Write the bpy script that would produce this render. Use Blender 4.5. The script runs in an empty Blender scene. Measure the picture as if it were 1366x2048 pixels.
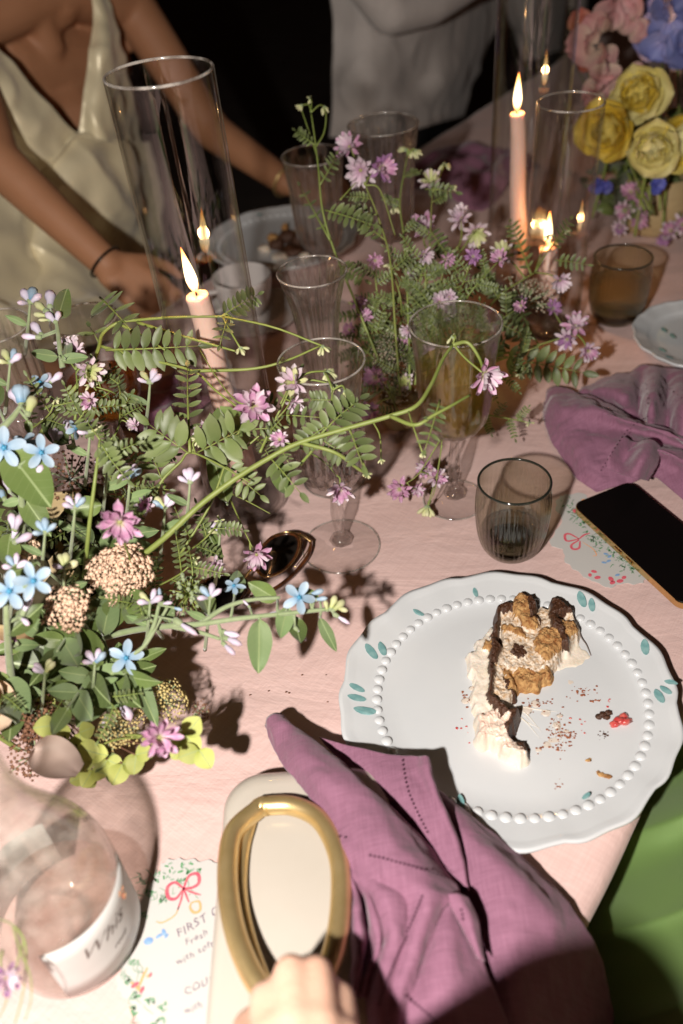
import bpy, math, random
import numpy as np
from mathutils import Vector, Matrix, noise
random.seed(7); np.random.seed(7)
sc = bpy.context.scene
col = sc.collection
# ---------------------------------------------------------------- camera
F, CX, CY, H = 1750.0, 683.0, 1024.0, 0.62
_vp = np.array([890 - CX, -(3030 - CY), -F]); UPC = -_vp / np.linalg.norm(_vp)
_f = np.array([0, 0, -1.0]); _f = _f - UPC * _f.dot(UPC); _f /= np.linalg.norm(_f)
RT = np.stack([np.cross(_f, UPC), _f, UPC])
cam = bpy.data.cameras.new('camera'); camo = bpy.data.objects.new('camera', cam); col.objects.link(camo)
m = Matrix([list(RT[0]) + [0], list(RT[1]) + [0], list(RT[2]) + [H], [0, 0, 0, 1]])
camo.matrix_world = m
cam.sensor_fit = 'VERTICAL'; cam.sensor_height = 36; cam.sensor_width = 24; cam.lens = F / 2048 * 36
cam.clip_start = 0.02; cam.clip_end = 200
cam.dof.use_dof = True; cam.dof.focus_distance = 0.78; cam.dof.aperture_fstop = 3.5
sc.camera = camo
# ---------------------------------------------------------------- night air, flash, exposure
w = bpy.data.worlds.new('World'); sc.world = w; w.use_nodes = True
bg = w.node_tree.nodes['Background']; bg.inputs[0].default_value = (0.014, 0.0066, 0.0040, 1); bg.inputs[1].default_value = 0.6
fl = bpy.data.lights.new('camera_flash', 'POINT'); fl.energy = 60.0; fl.color = (1.0, 0.93, 0.85); fl.shadow_soft_size = 0.016
flo = bpy.data.objects.new('camera_flash', fl); col.objects.link(flo)
flo.location = list(np.array([0, 0, H]) + RT @ np.array([-0.205, -0.05, 0.15]))
sc.view_settings.view_transform = 'Standard'; sc.view_settings.look = 'None'
sc.view_settings.exposure = 0.0; sc.view_settings.gamma = 1.0; sc.view_settings.use_curve_mapping = False
cy = sc.cycles
cy.max_bounces = 12; cy.transparent_max_bounces = 40; cy.transmission_bounces = 12; cy.glossy_bounces = 6; cy.diffuse_bounces = 3
cy.caustics_reflective = False; cy.caustics_refractive = False; cy.sample_clamp_indirect = 3.0
cy.use_denoising = True

# ---------------------------------------------------------------- helpers
V = lambda *a: np.array(a, float)
U_, N_ = V(.63, .777, 0), V(.777, -.63, 0)
def ray(px, py): return RT @ np.array([px - CX, -(py - CY), -F])
def at(px, py, z=0.0):                       # the point at height z seen at that place of the photograph
    v = ray(px, py); t = (z - H) / v[2]; p = v * t; return V(p[0], p[1], z)
def atn(px, py, n):                          # same, on an upright plane parallel to the table's edge
    v = ray(px, py); t = n / (v[0] * N_[0] + v[1] * N_[1]); return v * t + V(0, 0, H)
def tb(u, n, z=0.0): return U_ * u + N_ * n + V(0, 0, z)
def proj(P):
    c = (np.asarray(P) - V(0, 0, H)) @ RT
    return np.stack([CX + F * c[..., 0] / -c[..., 2], CY - F * c[..., 1] / -c[..., 2]], -1)
def nz(v): v = np.asarray(v, float); l = np.linalg.norm(v); return v / l if l > 1e-12 else V(0, 0, 1)
def rnd(a, b): return random.uniform(a, b)
ORG = {}
def tag(o, label=None, cat=None, group=None, kind=None):
    if label: o['label'] = label
    if cat: o['category'] = cat
    if group: o['group'] = group
    if kind: o['kind'] = kind
    return o
def thing(name, label, cat, loc, group=None):
    o = bpy.data.objects.new(name, None); col.objects.link(o); o.empty_display_size = .02
    o.location = list(loc); ORG[o] = V(*loc); return tag(o, label, cat, group)
def part(name, vf, mat, parent=None, smooth=True, org=None, kind=None, label=None):
    v, f = vf; v = np.asarray(v, float).reshape(-1, 3)
    c = v.mean(0) if org is None else V(*org)
    me = bpy.data.meshes.new(name); me.from_pydata((v - c).tolist(), [], f)
    mats = mat if isinstance(mat, (list, tuple)) else [mat]
    for mm in mats: me.materials.append(mm)
    if smooth: me.polygons.foreach_set('use_smooth', [True] * len(me.polygons))
    me.update()
    o = bpy.data.objects.new(name, me); col.objects.link(o); ORG[o] = c
    o.location = list(c - (ORG[parent] if parent is not None else 0))
    if parent is not None: o.parent = parent
    if kind: o['kind'] = kind
    if label: o['label'] = label
    return o
def inst(name, me, M, parent):               # a copy of a shared mesh; M is a 4x4 world matrix
    o = bpy.data.objects.new(name, me); col.objects.link(o)
    o.parent = parent; M = np.array(M, float); M[:3, 3] -= ORG[parent]
    o.matrix_basis = Matrix(M.tolist()); ORG[o] = M[:3, 3] + ORG[parent]; return o
def frame(p, d, n, s=1.0, sy=1.0, sz=1.0):
    x = nz(d); z = np.asarray(n, float) - x * np.dot(n, x); z = nz(z) if np.linalg.norm(z) > 1e-6 else nz(np.cross(x, V(.3, .5, .8)))
    y = np.cross(z, x); M = np.eye(4)
    M[:3, 0] = x * s; M[:3, 1] = y * s * sy; M[:3, 2] = z * s * sz; M[:3, 3] = p; return M
def cr(P, n):                                # Catmull-Rom through the rows of P, n samples
    P = np.asarray(P, float); k = len(P)
    if k == 1: return np.repeat(P, n, 0)
    E = np.concatenate([[2 * P[0] - P[1]], P, [2 * P[-1] - P[-2]]])
    out = []
    for t in np.linspace(0, k - 1, n):
        i = min(int(t), k - 2); a = t - i; p0, p1, p2, p3 = E[i], E[i + 1], E[i + 2], E[i + 3]
        out.append(.5 * (2 * p1 + (p2 - p0) * a + (2 * p0 - 5 * p1 + 4 * p2 - p3) * a * a + (3 * p1 - p0 - 3 * p2 + p3) * a ** 3))
    return np.array(out)
def join(vfs):
    V_, F_ = [], []; k = 0
    for v, f in vfs:
        v = np.asarray(v).reshape(-1, 3); V_.append(v); F_ += [tuple(i + k for i in q) for q in f]; k += len(v)
    return np.concatenate(V_), F_
def tube(P, r, seg=8, n=None, closed=False, flat=1.0, up=None):
    P = np.asarray(P, float); P = cr(P, n) if n else P; k = len(P)
    r = np.interp(np.linspace(0, 1, k), np.linspace(0, 1, len(r)), r) if np.ndim(r) else np.full(k, r)
    T = np.gradient(P, axis=0)
    if closed: T = np.roll(P, -1, 0) - np.roll(P, 1, 0)
    ref = nz(up) if up is not None else (V(0, 0, 1) if abs(nz(T[0])[2]) < .9 else V(1, 0, 0))
    vs = []; prev = nz(np.cross(T[0], ref))
    for i in range(k):
        t = nz(T[i]); a = prev - t * prev.dot(t); a = nz(a); prev = a; b = np.cross(t, a)
        for j in range(seg):
            q = 2 * math.pi * j / seg; vs.append(P[i] + r[i] * (a * math.cos(q) + b * math.sin(q) * flat))
    fs = [(i * seg + j, i * seg + (j + 1) % seg, (i + 1) * seg + (j + 1) % seg, (i + 1) * seg + j) for i in range(k - 1) for j in range(seg)]
    if closed: fs += [((k - 1) * seg + j, (k - 1) * seg + (j + 1) % seg, (j + 1) % seg, j) for j in range(seg)]
    else: fs += [tuple(range(seg))[::-1], tuple((k - 1) * seg + j for j in range(seg))]
    return np.array(vs), fs
def lathe(prof, seg=64, c=(0, 0, 0), ribs=0, amp=0.0, ribz=(0, 1), tilt=None, shape=None):
    # prof: list of (r, z); ribs: fluted wall between the two heights
    vs, fs = [], []; k = len(prof)
    for r, z in prof:
        for j in range(seg):
            a = 2 * math.pi * j / seg; rr = r
            if ribs and ribz[0] <= z <= ribz[1]: rr = r + amp * math.cos(ribs * a)
            if shape: rr = shape(r, z, a)
            vs.append((rr * math.cos(a), rr * math.sin(a), z))
    for i in range(k - 1):
        for j in range(seg): fs.append((i * seg + j, i * seg + (j + 1) % seg, (i + 1) * seg + (j + 1) % seg, (i + 1) * seg + j))
    if prof[0][0] > 1e-5: pass
    vs = np.array(vs)
    if tilt is not None:
        M = np.array(Matrix.Rotation(tilt[0], 3, 'X') @ Matrix.Rotation(tilt[1], 3, 'Y')); vs = vs @ M.T
    return vs + V(*c), fs
def capend(vf, seg, k, bottom=True, top=True):
    v, f = vf
    if bottom: f = f + [tuple(range(seg))[::-1]]
    if top: f = f + [tuple((k - 1) * seg + j for j in range(seg))]
    return v, f
def smoothprof(P, n): return [tuple(x) for x in cr(np.array(P, float), n)]
def sphere(c, r, seg=12, rings=8, s=(1, 1, 1)):
    vs = []; fs = []
    for i in range(rings + 1):
        t = math.pi * i / rings
        for j in range(seg):
            a = 2 * math.pi * j / seg; vs.append((c[0] + r * s[0] * math.sin(t) * math.cos(a), c[1] + r * s[1] * math.sin(t) * math.sin(a), c[2] - r * s[2] * math.cos(t)))
    for i in range(rings):
        for j in range(seg): fs.append((i * seg + j, i * seg + (j + 1) % seg, (i + 1) * seg + (j + 1) % seg, (i + 1) * seg + j))
    return np.array(vs), fs
def box(c, s, R=None):
    vs = np.array([(x, y, z) for x in (-.5, .5) for y in (-.5, .5) for z in (-.5, .5)]) * np.array(s)
    if R is not None: vs = vs @ np.asarray(R).T
    return vs + V(*c), [(0, 1, 3, 2), (4, 6, 7, 5), (0, 4, 5, 1), (2, 3, 7, 6), (0, 2, 6, 4), (1, 5, 7, 3)]
def surf(rows, nu, nv):                      # smooth sheet through a grid of points
    rows = np.array(rows, float); A = np.stack([cr(r, nv) for r in rows])
    return np.stack([cr(A[:, j], nu) for j in range(nv)], 1)
def normals(G):
    a = np.gradient(G, axis=0); b = np.gradient(G, axis=1); n = np.cross(a, b); l = np.linalg.norm(n, axis=2, keepdims=True); return n / np.maximum(l, 1e-12)
def gridvf(G, flip=False):
    a, b = G.shape[:2]; I = np.arange(a * b).reshape(a, b)
    q = np.stack([I[:-1, :-1], I[1:, :-1], I[1:, 1:], I[:-1, 1:]], -1).reshape(-1, 4)
    if flip: q = q[:, ::-1]
    return G.reshape(-1, 3), [tuple(int(i) for i in x) for x in q]
def crumple(G, amp, scale, seed=0, ridge=True, mask=None):
    Nn = normals(G); a, b = G.shape[:2]; D = np.zeros((a, b))
    for i in range(a):
        for j in range(b):
            p = Vector(G[i, j] * scale + seed); v = noise.noise(p)
            if ridge: v = 1 - 2.2 * abs(v) + .4 * noise.noise(p * 2.3)
            D[i, j] = v
    if mask is not None: D = D * mask
    return G + Nn * (D * amp)[..., None]
def solid(o, t, off=0.0, sub=0):
    if sub: s = o.modifiers.new('sub', 'SUBSURF'); s.levels = s.render_levels = sub
    md = o.modifiers.new('thick', 'SOLIDIFY'); md.thickness = t; md.offset = off; return o
def caps(L, mat, name, parent, vox=.004, smooth=8, org=None):   # a body: tapered limbs welded into one skin
    vf = []
    for p0, p1, r0, r1 in L:
        p0, p1 = V(*p0), V(*p1); d = nz(p1 - p0); Ln = np.linalg.norm(p1 - p0)
        P = [p0 - d * r0 * .98, p0 - d * r0 * .8, p0 - d * r0 * .4] + [p0 + d * Ln * t for t in np.linspace(0, 1, 6)] + [p1 + d * r1 * .4, p1 + d * r1 * .8, p1 + d * r1 * .98]
        rr = [r0 * .2, r0 * .6, r0 * .92] + list(np.linspace(r0, r1, 6)) + [r1 * .92, r1 * .6, r1 * .2]
        vf.append(tube(P, rr, 16))
    o = part(name, join(vf), mat, parent, org=org)
    md = o.modifiers.new('weld', 'REMESH'); md.mode = 'VOXEL'; md.voxel_size = vox; md.use_smooth_shade = True
    if smooth: s = o.modifiers.new('soft', 'SMOOTH'); s.iterations = smooth; s.factor = .5
    return o

# ---------------------------------------------------------------- materials
def newmat(name):
    m = bpy.data.materials.new(name); m.use_nodes = True; nt = m.node_tree; return m, nt, nt.nodes, nt.links, nt.nodes['Principled BSDF']
def rgb(c): return (c[0], c[1], c[2], 1)
def ramp(ns, stops):
    r = ns.new('ShaderNodeValToRGB'); e = r.color_ramp.elements
    while len(e) < len(stops): e.new(.5)
    for i, (p, c) in enumerate(stops): e[i].position = p; e[i].color = rgb(c)
    return r
def mat(name, c, rough=.5, c2=None, scale=30, det=4, bump=0, bscale=None, metal=0, spec=.5, sheen=0, sss=0, coat=0, stretch=None, rand=0, transl=0, ssr=(1, .4, .3), dist=.001):
    m, nt, ns, ln, b = newmat(name)
    b.inputs['Roughness'].default_value = rough; b.inputs['Metallic'].default_value = metal
    b.inputs['Specular IOR Level'].default_value = spec; b.inputs['Base Color'].default_value = rgb(c)
    if sheen: b.inputs['Sheen Weight'].default_value = sheen
    if coat: b.inputs['Coat Weight'].default_value = coat; b.inputs['Coat Roughness'].default_value = .05
    if sss: b.inputs['Subsurface Weight'].default_value = sss; b.inputs['Subsurface Radius'].default_value = ssr; b.inputs['Subsurface Scale'].default_value = .006
    tc = ns.new('ShaderNodeTexCoord'); mp = ns.new('ShaderNodeMapping'); ln.new(tc.outputs['Object'], mp.inputs[0])
    if stretch: mp.inputs['Scale'].default_value = stretch
    last = None
    if c2 is not None:
        n = ns.new('ShaderNodeTexNoise'); n.inputs['Scale'].default_value = scale; n.inputs['Detail'].default_value = det; ln.new(mp.outputs[0], n.inputs[0])
        r = ramp(ns, [(.3, c), (.7, c2)]); ln.new(n.outputs[0], r.inputs[0]); last = r.outputs[0]
    if rand:
        oi = ns.new('ShaderNodeObjectInfo'); hs = ns.new('ShaderNodeHueSaturation'); mr = ns.new('ShaderNodeMapRange')
        mr.inputs[3].default_value = 1 - rand; mr.inputs[4].default_value = 1 + rand; ln.new(oi.outputs['Random'], mr.inputs[0]); ln.new(mr.outputs[0], hs.inputs['Value'])
        m2 = ns.new('ShaderNodeMapRange'); m2.inputs[3].default_value = .5 - rand * .08; m2.inputs[4].default_value = .5 + rand * .08
        mu = ns.new('ShaderNodeMath'); mu.operation = 'FRACT'; m3 = ns.new('ShaderNodeMath'); m3.operation = 'MULTIPLY'; m3.inputs[1].default_value = 7.31
        ln.new(oi.outputs['Random'], m3.inputs[0]); ln.new(m3.outputs[0], mu.inputs[0]); ln.new(mu.outputs[0], m2.inputs[0]); ln.new(m2.outputs[0], hs.inputs['Hue'])
        if last: ln.new(last, hs.inputs['Color'])
        else: hs.inputs['Color'].default_value = rgb(c)
        last = hs.outputs[0]
    if last: ln.new(last, b.inputs['Base Color'])
    if bump:
        n = ns.new('ShaderNodeTexNoise'); n.inputs['Scale'].default_value = bscale or scale; n.inputs['Detail'].default_value = 5; ln.new(mp.outputs[0], n.inputs[0])
        bp = ns.new('ShaderNodeBump'); bp.inputs['Strength'].default_value = bump; bp.inputs['Distance'].default_value = dist; ln.new(n.outputs[0], bp.inputs['Height']); ln.new(bp.outputs[0], b.inputs['Normal'])
    if transl:
        t = ns.new('ShaderNodeBsdfTranslucent'); mx = ns.new('ShaderNodeMixShader'); mx.inputs[0].default_value = transl
        if last: ln.new(last, t.inputs[0])
        else: t.inputs[0].default_value = rgb(c)
        out = ns['Material Output']; ln.new(b.outputs[0], mx.inputs[1]); ln.new(t.outputs[0], mx.inputs[2]); ln.new(mx.outputs[0], out.inputs[0])
    return m
def grad(name, stops, axis=0, rough=.5, transl=.15, rand=.08, vein=0, sheen=0):   # colour along a leaf or petal's own length
    m, nt, ns, ln, b = newmat(name); tc = ns.new('ShaderNodeTexCoord'); sp = ns.new('ShaderNodeSeparateXYZ'); ln.new(tc.outputs['Object'], sp.inputs[0])
    n = ns.new('ShaderNodeTexNoise'); n.inputs['Scale'].default_value = 4; n.inputs['Detail'].default_value = 3; ln.new(tc.outputs['Object'], n.inputs[0])
    ad = ns.new('ShaderNodeMath'); ad.operation = 'MULTIPLY_ADD'; ad.inputs[1].default_value = .35; ln.new(n.outputs[0], ad.inputs[0])
    sb = ns.new('ShaderNodeMath'); sb.operation = 'SUBTRACT'; sb.inputs[1].default_value = .17; ln.new(sp.outputs[axis], ad.inputs[2]); ln.new(ad.outputs[0], sb.inputs[0])
    r = ramp(ns, stops); ln.new(sb.outputs[0], r.inputs[0])
    oi = ns.new('ShaderNodeObjectInfo'); hs = ns.new('ShaderNodeHueSaturation'); mr = ns.new('ShaderNodeMapRange'); mr.inputs[3].default_value = 1 - rand * 1.5; mr.inputs[4].default_value = 1 + rand * 1.5
    ln.new(oi.outputs['Random'], mr.inputs[0]); ln.new(mr.outputs[0], hs.inputs['Value']); ln.new(r.outputs[0], hs.inputs['Color'])
    last = hs.outputs[0]
    if vein:
        ab = ns.new('ShaderNodeMath'); ab.operation = 'ABSOLUTE'; ln.new(sp.outputs[1], ab.inputs[0])
        # side veins: bands slanting out from the midrib
        ma = ns.new('ShaderNodeMath'); ma.operation = 'MULTIPLY_ADD'; ma.inputs[1].default_value = -.8; ln.new(ab.outputs[0], ma.inputs[0]); ln.new(sp.outputs[0], ma.inputs[2])
        mm = ns.new('ShaderNodeMath'); mm.operation = 'MULTIPLY'; mm.inputs[1].default_value = 7.5; ln.new(ma.outputs[0], mm.inputs[0])
        pp = ns.new('ShaderNodeMath'); pp.operation = 'PINGPONG'; pp.inputs[1].default_value = .5; ln.new(mm.outputs[0], pp.inputs[0])
        lt = ns.new('ShaderNodeMath'); lt.operation = 'LESS_THAN'; lt.inputs[1].default_value = .045; ln.new(pp.outputs[0], lt.inputs[0])
        l2 = ns.new('ShaderNodeMath'); l2.operation = 'LESS_THAN'; l2.inputs[1].default_value = .014; ln.new(ab.outputs[0], l2.inputs[0])
        mx_ = ns.new('ShaderNodeMath'); mx_.operation = 'MAXIMUM'; l3 = ns.new('ShaderNodeMath'); l3.operation = 'MULTIPLY'; l3.inputs[1].default_value = .16; ln.new(lt.outputs[0], l3.inputs[0]); ln.new(l3.outputs[0], mx_.inputs[0]); ln.new(l2.outputs[0], mx_.inputs[1])
        mc = ns.new('ShaderNodeMix'); mc.data_type = 'RGBA'; ln.new(mx_.outputs[0], mc.inputs[0]); ln.new(last, mc.inputs[6]); mc.inputs[7].default_value = (.27, .34, .15, 1)
        last = mc.outputs[2]
    ln.new(last, b.inputs['Base Color']); b.inputs['Roughness'].default_value = rough; b.inputs['Specular IOR Level'].default_value = .35
    if sheen: b.inputs['Sheen Weight'].default_value = sheen
    t = ns.new('ShaderNodeBsdfTranslucent'); ln.new(last, t.inputs[0]); mx = ns.new('ShaderNodeMixShader'); mx.inputs[0].default_value = transl
    ln.new(b.outputs[0], mx.inputs[1]); ln.new(t.outputs[0], mx.inputs[2]); ln.new(mx.outputs[0], ns['Material Output'].inputs[0]); return m
def glass(name, tint=(.97, .98, .97), edge=(.55, .57, .55), rough=.01, ior=1.5, bump=0, bscale=60, pw=.25, refr=0, frost_glint=0):   # thin clear wall: passes light, mirrors by Fresnel, darkens where seen edge-on
    m, nt, ns, ln, b = newmat(name); ns.remove(b)
    tr = ns.new('ShaderNodeBsdfTransparent'); gl = ns.new('ShaderNodeBsdfGlossy'); gl.inputs['Roughness'].default_value = rough
    f1 = ns.new('ShaderNodeLayerWeight'); f1.inputs[0].default_value = .5; fp_ = ns.new('ShaderNodeMath'); fp_.operation = 'POWER'; fp_.inputs[1].default_value = 4.2; ln.new(f1.outputs['Facing'], fp_.inputs[0])
    f0 = ((ior - 1) / (ior + 1)) ** 2; fr = ns.new('ShaderNodeMath'); fr.operation = 'MULTIPLY_ADD'; fr.inputs[1].default_value = .8; fr.inputs[2].default_value = f0; ln.new(fp_.outputs[0], fr.inputs[0])
    lw = ns.new('ShaderNodeLayerWeight'); lw.inputs[0].default_value = pw
    mc = ns.new('ShaderNodeMix'); mc.data_type = 'RGBA'; ln.new(lw.outputs['Facing'], mc.inputs[0]); mc.inputs[6].default_value = rgb(tint); mc.inputs[7].default_value = rgb(edge)
    ln.new(mc.outputs[2], tr.inputs[0]); mx = ns.new('ShaderNodeMixShader'); ln.new(fr.outputs[0], mx.inputs[0]); ln.new(tr.outputs[0], mx.inputs[1]); ln.new(gl.outputs[0], mx.inputs[2])
    if bump:
        n = ns.new('ShaderNodeTexNoise'); n.inputs['Scale'].default_value = bscale; tc = ns.new('ShaderNodeTexCoord'); ln.new(tc.outputs['Object'], n.inputs[0])
        bp = ns.new('ShaderNodeBump'); bp.inputs['Strength'].default_value = bump; bp.inputs['Distance'].default_value = .001; ln.new(n.outputs[0], bp.inputs['Height'])
        for q in (gl, f1, lw): ln.new(bp.outputs[0], q.inputs['Normal'])
    last = mx.outputs[0]
    if refr:
        gb = ns.new('ShaderNodeBsdfGlass'); gb.inputs['Roughness'].default_value = 0; gb.inputs['IOR'].default_value = 1.45; m2 = ns.new('ShaderNodeMixShader'); m2.inputs[0].default_value = refr
        ln.new(last, m2.inputs[1]); ln.new(gb.outputs[0], m2.inputs[2]); last = m2.outputs[0]
    if frost_glint:
        df = ns.new('ShaderNodeBsdfDiffuse'); df.inputs[0].default_value = (.80, .74, .68, 1); n2 = ns.new('ShaderNodeTexNoise'); n2.inputs['Scale'].default_value = 70; n2.inputs['Detail'].default_value = 6; tc2 = ns.new('ShaderNodeTexCoord'); ln.new(tc2.outputs['Object'], n2.inputs[0])  # pale diffuse share: painted glint on rims, condensation and painted brightness on the bottle
        mr = ns.new('ShaderNodeMapRange'); mr.inputs[1].default_value = .35; mr.inputs[2].default_value = .7; mr.inputs[4].default_value = frost_glint * 2.4; ln.new(n2.outputs[0], mr.inputs[0]); m3 = ns.new('ShaderNodeMixShader'); ln.new(mr.outputs[0], m3.inputs[0]); ln.new(last, m3.inputs[1]); ln.new(df.outputs[0], m3.inputs[2]); last = m3.outputs[0]
    ln.new(last, ns['Material Output'].inputs[0]); return m
def solidglass(name, tint=(1, 1, 1), rough=0.0, ior=1.5, mixt=.35):     # thick glass and liquids: bends light, part of it passes straight
    m, nt, ns, ln, b = newmat(name); ns.remove(b)
    g = ns.new('ShaderNodeBsdfGlass'); g.inputs['Color'].default_value = rgb(tint); g.inputs['Roughness'].default_value = rough; g.inputs['IOR'].default_value = ior
    tr = ns.new('ShaderNodeBsdfTransparent'); tr.inputs[0].default_value = rgb(tint); mx = ns.new('ShaderNodeMixShader'); mx.inputs[0].default_value = mixt
    ln.new(g.outputs[0], mx.inputs[1]); ln.new(tr.outputs[0], mx.inputs[2]); ln.new(mx.outputs[0], ns['Material Output'].inputs[0]); return m
def linen(name, c, c2, th=1500, bump=.35, sheen=.25, slub=.5, ang=0.0, broad=None, crease=0):
    m, nt, ns, ln, b = newmat(name); tc = ns.new('ShaderNodeTexCoord'); mp = ns.new('ShaderNodeMapping'); mp.inputs['Rotation'].default_value = (0, 0, ang); ln.new(tc.outputs['Object'], mp.inputs[0])
    hs = []
    for sx, sy in ((th, th * .035), (th * .035, th)):
        q = ns.new('ShaderNodeMapping'); q.inputs['Scale'].default_value = (sx, sy, min(sx, sy)); ln.new(mp.outputs[0], q.inputs[0])
        n = ns.new('ShaderNodeTexNoise'); n.inputs['Scale'].default_value = 1; n.inputs['Detail'].default_value = 3; ln.new(q.outputs[0], n.inputs[0]); hs.append(n.outputs[0])
    ad = ns.new('ShaderNodeMath'); ad.operation = 'ADD'; ln.new(hs[0], ad.inputs[0]); ln.new(hs[1], ad.inputs[1])
    hf = ns.new('ShaderNodeMath'); hf.operation = 'MULTIPLY'; hf.inputs[1].default_value = .5; ln.new(ad.outputs[0], hf.inputs[0])
    r = ramp(ns, [(.5 - slub * .25, c2), (.5 + slub * .25, c)]); ln.new(hf.outputs[0], r.inputs[0])
    last = r.outputs[0]
    if broad:
        n = ns.new('ShaderNodeTexNoise'); n.inputs['Scale'].default_value = 7; n.inputs['Detail'].default_value = 5; ln.new(tc.outputs['Object'], n.inputs[0])
        mr = ns.new('ShaderNodeMapRange'); mr.inputs[3].default_value = 1 - broad; mr.inputs[4].default_value = 1 + broad; ln.new(n.outputs[0], mr.inputs[0])
        h2 = ns.new('ShaderNodeHueSaturation'); ln.new(mr.outputs[0], h2.inputs['Value']); ln.new(last, h2.inputs['Color']); last = h2.outputs[0]
    ln.new(last, b.inputs['Base Color']); b.inputs['Roughness'].default_value = .85; b.inputs['Specular IOR Level'].default_value = .2
    b.inputs['Sheen Weight'].default_value = sheen; b.inputs['Sheen Roughness'].default_value = .4
    bp = ns.new('ShaderNodeBump'); bp.inputs['Strength'].default_value = bump; bp.inputs['Distance'].default_value = .0006; ln.new(hf.outputs[0], bp.inputs['Height']); ln.new(bp.outputs[0], b.inputs['Normal'])
    if crease:
        q = ns.new('ShaderNodeMapping'); q.inputs['Scale'].default_value = (5, 17, 9); q.inputs['Rotation'].default_value = (0, 0, .5); ln.new(tc.outputs['Object'], q.inputs[0])
        n = ns.new('ShaderNodeTexNoise'); n.inputs['Scale'].default_value = 1; n.inputs['Detail'].default_value = 6; n.inputs['Roughness'].default_value = .55; n.inputs['Distortion'].default_value = .6; ln.new(q.outputs[0], n.inputs[0])
        b2 = ns.new('ShaderNodeBump'); b2.inputs['Strength'].default_value = crease; b2.inputs['Distance'].default_value = .02; ln.new(n.outputs[0], b2.inputs['Height']); ln.new(b2.outputs[0], bp.inputs['Normal'])
    return m
def emis(name, stops, strength, h):
    m, nt, ns, ln, b = newmat(name); ns.remove(b); tc = ns.new('ShaderNodeTexCoord'); sp = ns.new('ShaderNodeSeparateXYZ'); ln.new(tc.outputs['Generated'], sp.inputs[0])
    r = ramp(ns, stops); ln.new(sp.outputs[2], r.inputs[0]); e = ns.new('ShaderNodeEmission'); e.inputs[1].default_value = strength; ln.new(r.outputs[0], e.inputs[0])
    lw = ns.new('ShaderNodeLayerWeight'); lw.inputs[0].default_value = .55; tr = ns.new('ShaderNodeBsdfTransparent'); mx = ns.new('ShaderNodeMixShader')
    ln.new(lw.outputs['Facing'], mx.inputs[0]); ln.new(e.outputs[0], mx.inputs[1]); ln.new(tr.outputs[0], mx.inputs[2]); ln.new(mx.outputs[0], ns['Material Output'].inputs[0]); return m
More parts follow.
